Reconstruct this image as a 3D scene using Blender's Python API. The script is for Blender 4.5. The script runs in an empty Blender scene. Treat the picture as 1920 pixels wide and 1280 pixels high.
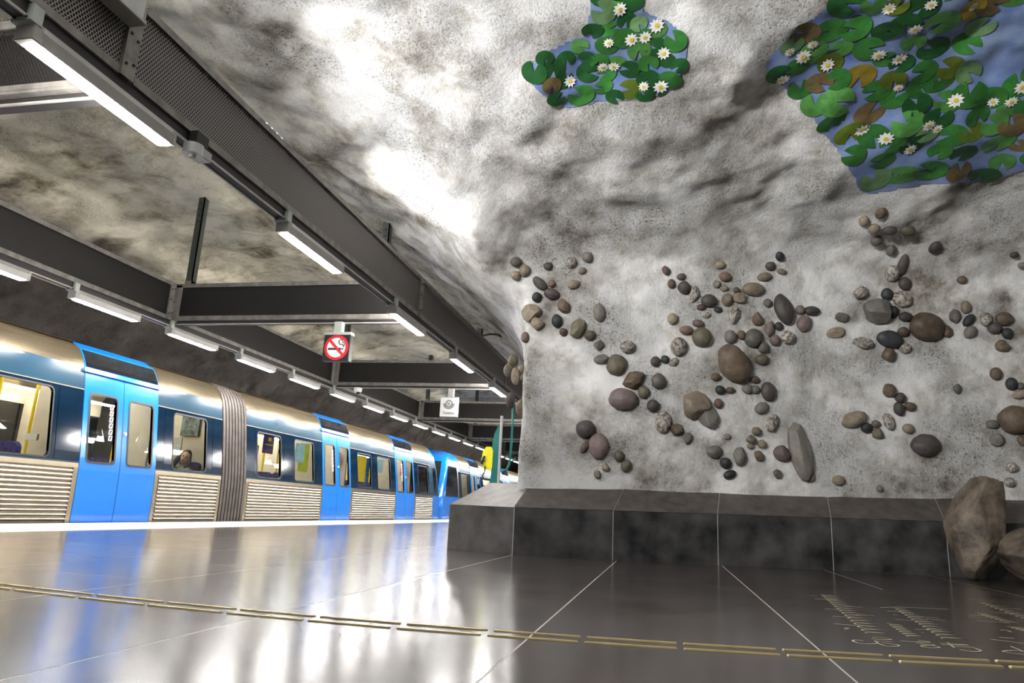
import bpy, bmesh, math, random, time
import numpy as np
from mathutils import Vector, Matrix, noise
from mathutils.bvhtree import BVHTree

T0 = time.time()
random.seed(7)
sc = bpy.context.scene
col = sc.collection

# ------------------------------------------------------------------ camera
CAM_H = 0.45
F_PX = 1324.3                        # focal length in pixels of a 1920x1280 frame
yaw, pitch, roll = (math.radians(a) for a in (-12.64, 13.36, 2.89))
fw = Vector((math.sin(yaw) * math.cos(pitch), math.cos(yaw) * math.cos(pitch), math.sin(pitch)))
rt = Vector((math.cos(yaw), -math.sin(yaw), 0))
up = rt.cross(fw)
RT = rt * math.cos(roll) + up * math.sin(roll)
UP = -rt * math.sin(roll) + up * math.cos(roll)
cd = bpy.data.cameras.new('camera')
cam = bpy.data.objects.new('camera', cd)
col.objects.link(cam)
cam.matrix_world = Matrix(((RT.x, UP.x, -fw.x, 0), (RT.y, UP.y, -fw.y, 0), (RT.z, UP.z, -fw.z, CAM_H), (0, 0, 0, 1)))
cd.sensor_width = 36
cd.lens = F_PX / 1920 * 36
cd.clip_start, cd.clip_end = 0.05, 300
sc.camera = cam
EYE = Vector((0, 0, CAM_H))

def ray(x, y):
    return (RT * ((x - 960) / F_PX) - UP * ((y - 640) / F_PX) + fw)
def on_z(x, y, z):
    d = ray(x, y); return EYE + d * ((z - CAM_H) / d.z)
def on_x(x, y, X):
    d = ray(x, y); return EYE + d * (X / d.x)
def on_y(x, y, Y):
    d = ray(x, y); return EYE + d * (Y / d.y)

# ------------------------------------------------------------------ world, exposure
w = bpy.data.worlds.new('world'); sc.world = w; w.use_nodes = True
w.node_tree.nodes['Background'].inputs[0].default_value = (0.75, 0.82, 1, 1)
w.node_tree.nodes['Background'].inputs[1].default_value = 0.02
sc.view_settings.view_transform = 'Standard'
sc.view_settings.look = 'None'
sc.view_settings.gamma = 1
sc.view_settings.use_curve_mapping = False
sc.view_settings.exposure = 2.35
sc.cycles.use_denoising = True
sc.cycles.max_bounces = 8
sc.cycles.diffuse_bounces = 4
sc.cycles.glossy_bounces = 4
sc.cycles.transparent_max_bounces = 10
sc.cycles.sample_clamp_indirect = 6
sc.cycles.caustics_reflective = False
sc.cycles.caustics_refractive = False

TUBE = 36.0            # strength of the fluorescent tubes
FLOOD = 38.0          # watts of each flood lamp on the beam
CABIN = 3.0            # strength of the ceiling strips inside the train

# ------------------------------------------------------------------ materials
def nt(name):
    m = bpy.data.materials.new(name); m.use_nodes = True
    return m, m.node_tree, m.node_tree.nodes['Principled BSDF']
def N(t, kind, **kw):
    n = t.nodes.new(kind)
    for k, v in kw.items():
        if k.startswith('i_'): n.inputs[k[2:].replace('_', ' ')].default_value = v
        else: setattr(n, k, v)
    return n
def ramp(t, fac, stops):
    r = t.nodes.new('ShaderNodeValToRGB')
    e = r.color_ramp.elements
    while len(e) < len(stops): e.new(0.5)
    for q, (p, c) in zip(e, stops):
        q.position = p; q.color = (*c, 1) if len(c) == 3 else c
    t.links.new(fac, r.inputs[0]); return r
def coord(t, kind='Object', scale=None):
    c = t.nodes.new('ShaderNodeTexCoord'); o = c.outputs[kind]
    if scale:
        mp = t.nodes.new('ShaderNodeMapping'); mp.inputs['Scale'].default_value = scale
        t.links.new(o, mp.inputs[0]); o = mp.outputs[0]
    return o
def plain(name, c, rough=0.5, metal=0.0, var=0.12, scale=6.0, spec=0.5, coat=0.0, bump=0.0, bscale=60, emit=None, estr=0):
    m, t, b = nt(name)
    co = coord(t)
    no = N(t, 'ShaderNodeTexNoise', i_Scale=scale, i_Detail=5.0); t.links.new(co, no.inputs['Vector'])
    lo = tuple(x * (1 - var) for x in c); hi = tuple(min(1, x * (1 + var)) for x in c)
    r = ramp(t, no.outputs['Fac'], [(0.3, lo), (0.7, hi)])
    t.links.new(r.outputs[0], b.inputs['Base Color'])
    b.inputs['Roughness'].default_value = rough; b.inputs['Metallic'].default_value = metal
    b.inputs['Specular IOR Level'].default_value = spec
    b.inputs['Coat Weight'].default_value = coat; b.inputs['Coat Roughness'].default_value = 0.05
    if bump:
        n2 = N(t, 'ShaderNodeTexNoise', i_Scale=bscale, i_Detail=4.0); t.links.new(co, n2.inputs['Vector'])
        bp = N(t, 'ShaderNodeBump', i_Strength=bump, i_Distance=0.01)
        t.links.new(n2.outputs['Fac'], bp.inputs['Height']); t.links.new(bp.outputs[0], b.inputs['Normal'])
    if emit:
        b.inputs['Emission Color'].default_value = (*emit, 1); b.inputs['Emission Strength'].default_value = estr
    return m
def emitter(name, c, s):
    m, t, b = nt(name)
    b.inputs['Base Color'].default_value = (*c, 1)
    b.inputs['Emission Color'].default_value = (*c, 1); b.inputs['Emission Strength'].default_value = s
    return m

def rock_mat():
    m, t, b = nt('sprayed_concrete')
    L = t.links.new
    co = coord(t)
    n1 = N(t, 'ShaderNodeTexNoise', i_Scale=0.9, i_Detail=6.0, i_Roughness=0.6); L(co, n1.inputs['Vector'])
    n2 = N(t, 'ShaderNodeTexNoise', i_Scale=3.5, i_Detail=8.0, i_Roughness=0.65); L(co, n2.inputs['Vector'])
    n3 = N(t, 'ShaderNodeTexNoise', i_Scale=45.0, i_Detail=6.0, i_Roughness=0.7); L(co, n3.inputs['Vector'])
    n4 = N(t, 'ShaderNodeTexNoise', i_Scale=1.4, i_Detail=3.0); L(co, n4.inputs['Vector'])
    mixf = N(t, 'ShaderNodeMath', operation='MULTIPLY_ADD'); mixf.inputs[1].default_value = 0.5
    L(n1.outputs['Fac'], mixf.inputs[0])
    h2 = N(t, 'ShaderNodeMath', operation='MULTIPLY'); h2.inputs[1].default_value = 0.5
    L(n2.outputs['Fac'], h2.inputs[0]); L(h2.outputs[0], mixf.inputs[2])
    c1 = ramp(t, mixf.outputs[0], [(0.36, (0.23, 0.20, 0.165)), (0.45, (0.62, 0.60, 0.56)), (0.54, (0.90, 0.895, 0.885))])  # dark blotches: dirt, plus shading of the hollows put into the colour
    # dark pits of the sprayed surface
    pit = ramp(t, n3.outputs['Fac'], [(0.36, (0.16, 0.15, 0.14)), (0.47, (1, 1, 1))])
    mx = N(t, 'ShaderNodeMix', data_type='RGBA', blend_type='MULTIPLY')
    pm = ramp(t, n4.outputs['Fac'], [(0.48, (0.08, 0.08, 0.08)), (0.64, (1, 1, 1))]); L(pm.outputs[0], mx.inputs[0])
    L(c1.outputs[0], mx.inputs[6]); L(pit.outputs[0], mx.inputs[7])
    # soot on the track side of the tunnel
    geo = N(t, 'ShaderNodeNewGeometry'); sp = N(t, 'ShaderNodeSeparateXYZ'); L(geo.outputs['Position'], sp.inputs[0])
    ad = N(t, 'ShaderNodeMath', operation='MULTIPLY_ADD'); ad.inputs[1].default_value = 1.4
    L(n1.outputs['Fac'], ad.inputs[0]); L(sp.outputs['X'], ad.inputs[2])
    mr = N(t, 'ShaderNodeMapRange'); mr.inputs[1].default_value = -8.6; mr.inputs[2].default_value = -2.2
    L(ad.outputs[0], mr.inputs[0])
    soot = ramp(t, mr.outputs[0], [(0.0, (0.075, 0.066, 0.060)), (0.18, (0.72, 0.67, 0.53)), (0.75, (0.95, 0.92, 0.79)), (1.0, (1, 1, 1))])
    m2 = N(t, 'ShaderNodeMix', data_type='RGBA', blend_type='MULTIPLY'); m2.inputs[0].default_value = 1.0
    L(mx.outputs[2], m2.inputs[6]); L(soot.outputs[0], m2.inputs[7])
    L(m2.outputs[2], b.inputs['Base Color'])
    b.inputs['Roughness'].default_value = 0.85
    b.inputs['Specular IOR Level'].default_value = 0.25
    # relief: patches of coarse grain between smoother ones
    patch = ramp(t, n4.outputs['Fac'], [(0.40, (0.25, 0.25, 0.25)), (0.62, (1, 1, 1))])
    n5 = N(t, 'ShaderNodeTexNoise', i_Scale=26.0, i_Detail=8.0, i_Roughness=0.72); L(co, n5.inputs['Vector'])
    mu = N(t, 'ShaderNodeMath', operation='MULTIPLY'); L(n5.outputs['Fac'], mu.inputs[0]); L(patch.outputs[0], mu.inputs[1])
    bp = N(t, 'ShaderNodeBump', i_Strength=1.0, i_Distance=0.075)
    L(mu.outputs[0], bp.inputs['Height']); L(bp.outputs[0], b.inputs['Normal'])
    return m

def tile_mat():
    m, t, b = nt('polished_stone')
    L = t.links.new
    co = coord(t, 'Generated') ; geo = N(t, 'ShaderNodeNewGeometry')
    n1 = N(t, 'ShaderNodeTexNoise', i_Scale=2.2, i_Detail=8.0, i_Roughness=0.65); L(geo.outputs['Position'], n1.inputs['Vector'])
    n2 = N(t, 'ShaderNodeTexNoise', i_Scale=60.0, i_Detail=4.0); L(geo.outputs['Position'], n2.inputs['Vector'])
    r = ramp(t, n1.outputs['Fac'], [(0.3, (0.030, 0.0245, 0.0235)), (0.7, (0.062, 0.052, 0.049))])
    oi = N(t, 'ShaderNodeObjectInfo')
    mr = N(t, 'ShaderNodeMapRange'); mr.inputs[3].default_value = 0.85; mr.inputs[4].default_value = 1.12
    L(oi.outputs['Random'], mr.inputs[0])
    mx = N(t, 'ShaderNodeMix', data_type='RGBA', blend_type='MULTIPLY'); mx.inputs[0].default_value = 1
    L(r.outputs[0], mx.inputs[6]); L(mr.outputs[0], mx.inputs[7])
    L(mx.outputs[2], b.inputs['Base Color'])
    rr = N(t, 'ShaderNodeMapRange'); rr.inputs[3].default_value = 0.13; rr.inputs[4].default_value = 0.24
    L(n1.outputs['Fac'], rr.inputs[0]); L(rr.outputs[0], b.inputs['Roughness'])
    b.inputs['Specular IOR Level'].default_value = 0.38
    bp = N(t, 'ShaderNodeBump', i_Strength=0.03, i_Distance=0.004)
    L(n2.outputs['Fac'], bp.inputs['Height']); L(bp.outputs[0], b.inputs['Normal'])
    return m

def mesh_metal(nm, c):
    m, t, b = nt(nm)
    L = t.links.new
    co = coord(t, 'Generated')
    uv = N(t, 'ShaderNodeUVMap')
    # diamond grid of holes in metres
    mp = N(t, 'ShaderNodeMapping'); mp.inputs['Scale'].default_value = (1 / 0.024, 1 / 0.019, 1); L(uv.outputs[0], mp.inputs[0])
    sp = N(t, 'ShaderNodeSeparateXYZ'); L(mp.outputs[0], sp.inputs[0])
    def lin(a, bb, op):
        n = N(t, 'ShaderNodeMath', operation=op)
        for i, q in enumerate((a, bb)):
            if q is None: continue
            if isinstance(q, (int, float)): n.inputs[i].default_value = q
            else: L(q, n.inputs[i])
        return n.outputs[0]
    row = lin(sp.outputs['Y'], None, 'FLOOR')
    odd = lin(lin(row, 2, 'MODULO'), 0.5, 'MULTIPLY')
    fx = lin(lin(sp.outputs['X'], odd, 'ADD'), None, 'FRACT')
    fy = lin(sp.outputs['Y'], None, 'FRACT')
    ax = lin(lin(fx, 0.5, 'SUBTRACT'), None, 'ABSOLUTE'); ay = lin(lin(fy, 0.5, 'SUBTRACT'), None, 'ABSOLUTE')
    d = lin(lin(ax, 1.25, 'MULTIPLY'), lin(ay, 0.55, 'MULTIPLY'), 'ADD')
    hole = lin(d, 0.47, 'LESS_THAN')
    b.inputs['Base Color'].default_value = (*c, 1); b.inputs['Metallic'].default_value = 0.4
    b.inputs['Roughness'].default_value = 0.5
    tr = N(t, 'ShaderNodeBsdfTransparent'); ms = N(t, 'ShaderNodeMixShader')
    L(hole, ms.inputs[0]); L(b.outputs[0], ms.inputs[1]); L(tr.outputs[0], ms.inputs[2])
    L(ms.outputs[0], t.nodes['Material Output'].inputs[0])
    return m

def glass_mat():
    m, t, b = nt('window_glass')
    L = t.links.new
    tr = N(t, 'ShaderNodeBsdfTransparent'); tr.inputs[0].default_value = (0.86, 0.9, 0.88, 1)
    gl = N(t, 'ShaderNodeBsdfGlossy'); gl.inputs['Roughness'].default_value = 0.02
    fr = N(t, 'ShaderNodeFresnel'); fr.inputs[0].default_value = 1.5
    no = N(t, 'ShaderNodeTexNoise', i_Scale=3.0); L(coord(t), no.inputs['Vector'])
    bp = N(t, 'ShaderNodeBump', i_Strength=0.02, i_Distance=0.01); L(no.outputs['Fac'], bp.inputs['Height'])
    L(bp.outputs[0], gl.inputs['Normal'])
    ms = N(t, 'ShaderNodeMixShader'); L(fr.outputs[0], ms.inputs[0]); L(tr.outputs[0], ms.inputs[1]); L(gl.outputs[0], ms.inputs[2])
    L(ms.outputs[0], t.nodes['Material Output'].inputs[0])
    return m

def stone_mat(name, c, c2, mott=0.5, scale=14, rough=0.55, bump=0.012):
    m, t, b = nt(name)
    L = t.links.new
    co = coord(t)
    oi = N(t, 'ShaderNodeObjectInfo')
    va = N(t, 'ShaderNodeVectorMath', operation='ADD'); L(co, va.inputs[0]); 
    cb = N(t, 'ShaderNodeCombineXYZ'); L(oi.outputs['Random'], cb.inputs[0]); L(oi.outputs['Random'], cb.inputs[1])
    sc_ = N(t, 'ShaderNodeVectorMath', operation='SCALE'); sc_.inputs['Scale'].default_value = 37.0; L(cb.outputs[0], sc_.inputs[0])
    L(sc_.outputs[0], va.inputs[1])
    no = N(t, 'ShaderNodeTexNoise', i_Scale=scale, i_Detail=7.0, i_Roughness=0.65); L(va.outputs[0], no.inputs['Vector'])
    r = ramp(t, no.outputs['Fac'], [(0.5 - 0.28 * mott, c), (0.5 + 0.25 * mott, c2)])
    mr = N(t, 'ShaderNodeMapRange'); mr.inputs[3].default_value = 0.45; mr.inputs[4].default_value = 0.85
    L(oi.outputs['Random'], mr.inputs[0])
    mx = N(t, 'ShaderNodeMix', data_type='RGBA', blend_type='MULTIPLY'); mx.inputs[0].default_value = 1
    L(r.outputs[0], mx.inputs[6]); L(mr.outputs[0], mx.inputs[7]); L(mx.outputs[2], b.inputs['Base Color'])
    b.inputs['Roughness'].default_value = rough; b.inputs['Specular IOR Level'].default_value = 0.4
    bp = N(t, 'ShaderNodeBump', i_Strength=0.5, i_Distance=bump); L(no.outputs['Fac'], bp.inputs['Height']); L(bp.outputs[0], b.inputs['Normal'])
    return m

M = {}
M['rock'] = rock_mat()
M['tile'] = tile_mat()
M['grout'] = plain('pale_grout', (0.50, 0.48, 0.45), 0.6)
M['whiteedge'] = plain('white_edge_stone', (0.80, 0.79, 0.77), 0.35, scale=20)
M['brass'] = plain('worn_brass', (0.52, 0.42, 0.20), 0.4, 0.35, scale=15)
M['inlay'] = plain('pale_brass_inlay', (0.52, 0.47, 0.33), 0.5, 0.0)
M['plinth'] = plain('dark_cast_stone', (0.052, 0.051, 0.051), 0.33, var=0.75, scale=4, spec=0.5, bump=0.25, bscale=45)
M['plinthtop'] = plain('brown_cast_stone', (0.075, 0.064, 0.058), 0.42, var=0.4, scale=9, bump=0.4, bscale=80)
M['joint'] = plain('pale_joint', (0.50, 0.48, 0.44), 0.7)
M['mesh'] = mesh_metal('perforated_steel', (0.30, 0.275, 0.265))
M['meshshaded'] = mesh_metal('perforated_steel_shaded', (0.045, 0.042, 0.040))  # darker copy of the mesh; the weaker light there is put into the colour
M['dark'] = plain('dark_steel', (0.022, 0.020, 0.020), 0.6)
M['dark2'] = plain('grey_green_steel', (0.075, 0.080, 0.070), 0.5, 0.2)
M['flange'] = plain('grey_steel', (0.22, 0.206, 0.188), 0.55, 0.15, var=0.3, scale=9, bump=0.1)
M['rail'] = plain('rail_steel', (0.42, 0.40, 0.37), 0.5, 0.2, var=0.2)
M['fix'] = plain('lamp_housing', (0.40, 0.39, 0.37), 0.4, 0.1, var=0.1)
M['bracket'] = plain('green_grey_bracket', (0.42, 0.46, 0.42), 0.5, var=0.15)
M['tube'] = emitter('fluorescent_tube', (1.0, 0.97, 0.93), TUBE)
M['glass'] = glass_mat()
M['gold'] = plain('warm_aluminium', (0.42, 0.345, 0.235), 0.24, 0.95, var=0.06, scale=1.5)
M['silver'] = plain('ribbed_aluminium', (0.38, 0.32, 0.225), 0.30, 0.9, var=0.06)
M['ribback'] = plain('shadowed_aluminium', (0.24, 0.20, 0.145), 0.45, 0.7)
M['navy'] = plain('navy_paint', (0.002, 0.011, 0.026), 0.10, var=0.1, coat=0.15, scale=1)
M['mid'] = plain('slate_blue_paint', (0.013, 0.043, 0.073), 0.18, var=0.06, coat=0.25, scale=1)
M['blue'] = plain('bright_blue_paint', (0.001, 0.135, 0.54), 0.22, var=0.05, coat=0.4, scale=1)
M['rubber'] = plain('black_rubber', (0.012, 0.012, 0.013), 0.5)
M['blackglass'] = plain('black_glass', (0.008, 0.009, 0.011), 0.06, coat=0.5)
M['bellows'] = plain('brown_bellows', (0.095, 0.078, 0.070), 0.5, var=0.35, scale=5)
M['bellowsshade'] = plain('shaded_bellows_fold', (0.020, 0.016, 0.014), 0.6)  # shade in the pleats, put into a darker colour
M['cream'] = plain('cream_panel', (0.72, 0.65, 0.52), 0.45, var=0.05)
M['greywall'] = plain('grey_panel', (0.55, 0.54, 0.50), 0.45, var=0.05)
M['yellow'] = plain('yellow_paint', (0.85, 0.62, 0.01), 0.35, var=0.05)
M['phoneyellow'] = plain('lemon_plastic', (0.85, 0.78, 0.01), 0.35, var=0.05)
M['seat'] = plain('purple_moquette', (0.045, 0.035, 0.16), 0.9, var=0.8, scale=30)
M['cabin'] = emitter('cabin_strip', (1.0, 0.95, 0.85), CABIN)
M['green'] = plain('teal_paint', (0.0, 0.15, 0.13), 0.35, var=0.1)
M['greymetal'] = plain('galvanised', (0.45, 0.46, 0.45), 0.45, 0.3)
M['black'] = plain('matt_black', (0.012, 0.012, 0.012), 0.5)
M['signwhite'] = plain('sign_white', (0.78, 0.78, 0.78), 0.4, var=0.03)
M['signgrey'] = plain('sign_pale_grey', (0.60, 0.61, 0.60), 0.4, var=0.03)
M['signred'] = plain('sign_red', (0.62, 0.02, 0.03), 0.4, var=0.03)
M['whiteplastic'] = plain('white_plastic', (0.75, 0.75, 0.73), 0.4)
M['skin'] = plain('skin', (0.62, 0.40, 0.28), 0.5, var=0.05)
M['hair'] = plain('dark_hair', (0.018, 0.012, 0.010), 0.45, var=0.3, scale=40)
M['coat'] = plain('grey_coat', (0.34, 0.33, 0.29), 0.8, var=0.3, scale=30)
M['purple'] = plain('purple_poster', (0.05, 0.012, 0.11), 0.3)
M['cyan'] = plain('pale_blue_poster', (0.42, 0.66, 0.72), 0.4)
M['lime'] = plain('lime_poster', (0.50, 0.55, 0.02), 0.4)
M['redposter'] = plain('red_notice', (0.65, 0.03, 0.03), 0.4)
M['picture'] = plain('picture_poster', (0.12, 0.16, 0.15), 0.3, var=1.0, scale=9)
M['greennotice'] = plain('green_notice', (0.02, 0.30, 0.08), 0.4)
# stones: dark, mid, brown, tan, white, red, pink, olive, blue-black
STONE = {
 'd': stone_mat('slate_stone', (0.070, 0.058, 0.055), (0.130, 0.112, 0.105), 0.8, 2.2),
 'm': stone_mat('grey_stone', (0.14, 0.128, 0.112), (0.26, 0.24, 0.21), 0.8, 2.2),
 'b': stone_mat('brown_stone', (0.085, 0.060, 0.042), (0.21, 0.155, 0.105), 0.75, 2.0),
 't': stone_mat('tan_stone', (0.22, 0.17, 0.115), (0.43, 0.36, 0.27), 0.75, 2.2),
 'w': stone_mat('white_mottled_stone', (0.12, 0.10, 0.085), (0.62, 0.57, 0.50), 0.35, 2.4),
 'r': stone_mat('red_brown_stone', (0.125, 0.078, 0.06), (0.25, 0.165, 0.128), 0.8, 2.2),
 'p': stone_mat('pink_stone', (0.155, 0.112, 0.105), (0.27, 0.208, 0.192), 0.9, 2.2),
 'o': stone_mat('olive_stone', (0.115, 0.10, 0.065), (0.225, 0.20, 0.14), 0.8, 2.2),
 'k': stone_mat('blue_black_stone', (0.028, 0.033, 0.034), (0.060, 0.066, 0.065), 0.8, 2.2),
 'B': stone_mat('boulder_stone', (0.050, 0.036, 0.028), (0.33, 0.265, 0.20), 0.62, 5, 0.6, 0.05),
}

# ------------------------------------------------------------------ mesh helpers
class MB:
    def __init__(s): s.v = []; s.f = []; s.m = []; s.uv = {}
    def add(s, vs, fs, mi=0):
        o = len(s.v); s.v += [tuple(q) for q in vs]
        for f in fs: s.f.append(tuple(i + o for i in f)); s.m.append(mi)
        return s
    def box(s, x0, x1, y0, y1, z0, z1, mi=0, bev=0.0):
        if bev <= 0:
            vs = [(x, y, z) for x in (x0, x1) for y in (y0, y1) for z in (z0, z1)]
            return s.add(vs, [(0, 1, 3, 2), (4, 6, 7, 5), (0, 4, 5, 1), (2, 3, 7, 6), (0, 2, 6, 4), (1, 5, 7, 3)], mi)
        bm = bmesh.new(); bmesh.ops.create_cube(bm, size=1)
        for q in bm.verts: q.co = Vector(((x0 + x1) / 2 + q.co.x * (x1 - x0), (y0 + y1) / 2 + q.co.y * (y1 - y0), (z0 + z1) / 2 + q.co.z * (z1 - z0)))
        bmesh.ops.bevel(bm, geom=bm.edges[:], offset=bev, segments=2, affect='EDGES')
        s.frombm(bm, mi); return s
    def frombm(s, bm, mi=0, mat=None):
        bm.verts.index_update()
        vs = [(mat @ q.co if mat else q.co) for q in bm.verts]
        s.add(vs, [[q.index for q in f.verts] for f in bm.faces], mi); bm.free()
    def prism(s, pts, axis, a0, a1, mi=0):
        """polygon pts (two coords) extruded along axis 'x','y' or 'z'."""
        n = len(pts)
        def P(p, a): return {'x': (a, p[0], p[1]), 'y': (p[0], a, p[1]), 'z': (p[0], p[1], a)}[axis]
        vs = [P(p, a0) for p in pts] + [P(p, a1) for p in pts]
        fs = [tuple(range(n))[::-1], tuple(range(n, 2 * n))] + [(i, (i + 1) % n, n + (i + 1) % n, n + i) for i in range(n)]
        return s.add(vs, fs, mi)
    def tube(s, path, r, n=10, mi=0, caps=True):
        path = [Vector(p) for p in path]; rs = r if isinstance(r, (list, tuple)) else [r] * len(path)
        rings = []
        prev = None
        for i, p in enumerate(path):
            d = (path[min(i + 1, len(path) - 1)] - path[max(i - 1, 0)]).normalized()
            a = Vector((0, 0, 1)) if abs(d.z) < 0.9 else Vector((1, 0, 0))
            if prev is not None: a = prev
            u = (a - d * a.dot(d)).normalized(); prev = u
            v = d.cross(u)
            rings.append([p + (u * math.cos(2 * math.pi * k / n) + v * math.sin(2 * math.pi * k / n)) * rs[i] for k in range(n)])
        vs = [q for R in rings for q in R]; fs = []
        for i in range(len(path) - 1):
            for k in range(n):
                fs.append((i * n + k, i * n + (k + 1) % n, (i + 1) * n + (k + 1) % n, (i + 1) * n + k))
        if caps: fs += [tuple(range(n))[::-1], tuple(range((len(path) - 1) * n, len(path) * n))]
        return s.add(vs, fs, mi)
    def build(s, name, mats, parent=None, smooth=False, kind=None):
        if not isinstance(mats, (list, tuple)): mats = [mats]
        off = Vector((0, 0, 0))
        if parent is not None:
            p = parent
            while p is not None: off += p.location; p = p.parent
        me = bpy.data.meshes.new(name)
        me.from_pydata([(a[0] - off.x, a[1] - off.y, a[2] - off.z) for a in s.v], [], s.f)
        for q in mats: me.materials.append(M[q] if isinstance(q, str) else q)
        if len(mats) > 1: me.polygons.foreach_set('material_index', s.m)
        if smooth:
            me.shade_smooth()
            if smooth != 'all':
                try: me.set_sharp_from_angle(angle=math.radians(40))
                except Exception: pass
        me.update()
        bm = bmesh.new(); bm.from_mesh(me); bmesh.ops.recalc_face_normals(bm, faces=bm.faces[:]); bm.to_mesh(me); bm.free()
        o = bpy.data.objects.new(name, me); col.objects.link(o)
        if parent is not None: o.parent = parent
        if kind: o['kind'] = kind
        return o
def tag(o, label, cat, group=None):
    o['label'] = label; o['category'] = cat
    if group: o['group'] = group
    return o
def thing(name, loc, label, cat, group=None):
    o = bpy.data.objects.new(name, None); col.objects.link(o); o.location = loc
    o.empty_display_size = 0.1
    return tag(o, label, cat, group)
def copy_tree(o, parent=None):
    c = o.copy(); col.objects.link(c); c.parent = parent
    for ch in list(o.children): copy_tree(ch, c)
    return c
def struct(o): o['kind'] = 'structure'; return o
def uv_planar(o, ax, ay):
    me = o.data; uv = me.uv_layers.new(name='UVMap')
    for l in me.loops:
        c = me.vertices[l.vertex_index].co; uv.data[l.index].uv = (c[ax], c[ay])

# ------------------------------------------------------------------ the cave shell
PLINTH = [(-2.38, 7.84), (-1.537, 7.36), (-0.53, 7.50), (0.519, 7.80), (1.70, 8.22), (2.86, 8.42), (4.1, 8.5), (6.5, 8.6)]
PILLAR = [(-1.50, 7.78), (-0.50, 7.98), (0.60, 8.28), (1.80, 8.70), (2.95, 8.92), (4.2, 9.0), (12.0, 9.1), (12.0, 70.0), (-2.6, 70.0), (-1.85, 12.0), (-1.66, 8.6)]

def smooth_min(a, b, k):
    h = np.clip(0.5 + 0.5 * (b - a) / k, 0, 1)
    return b * (1 - h) + a * h - k * h * (1 - h)
def poly_dist(px, py, poly):
    d = np.full(px.shape, 1e9); inside = np.zeros(px.shape, bool); n = len(poly)
    for i in range(n):
        ax, ay = poly[i]; bx, by = poly[(i + 1) % n]
        ex, ey = bx - ax, by - ay
        tt = np.clip(((px - ax) * ex + (py - ay) * ey) / (ex * ex + ey * ey), 0, 1)
        d = np.minimum(d, np.hypot(px - ax - tt * ex, py - ay - tt * ey))
        c = ((ay > py) != (by > py)) & (px < ex * (py - ay) / (ey if ey else 1e-9) + ax)
        inside ^= c
    return np.where(inside, -d, d)

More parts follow.
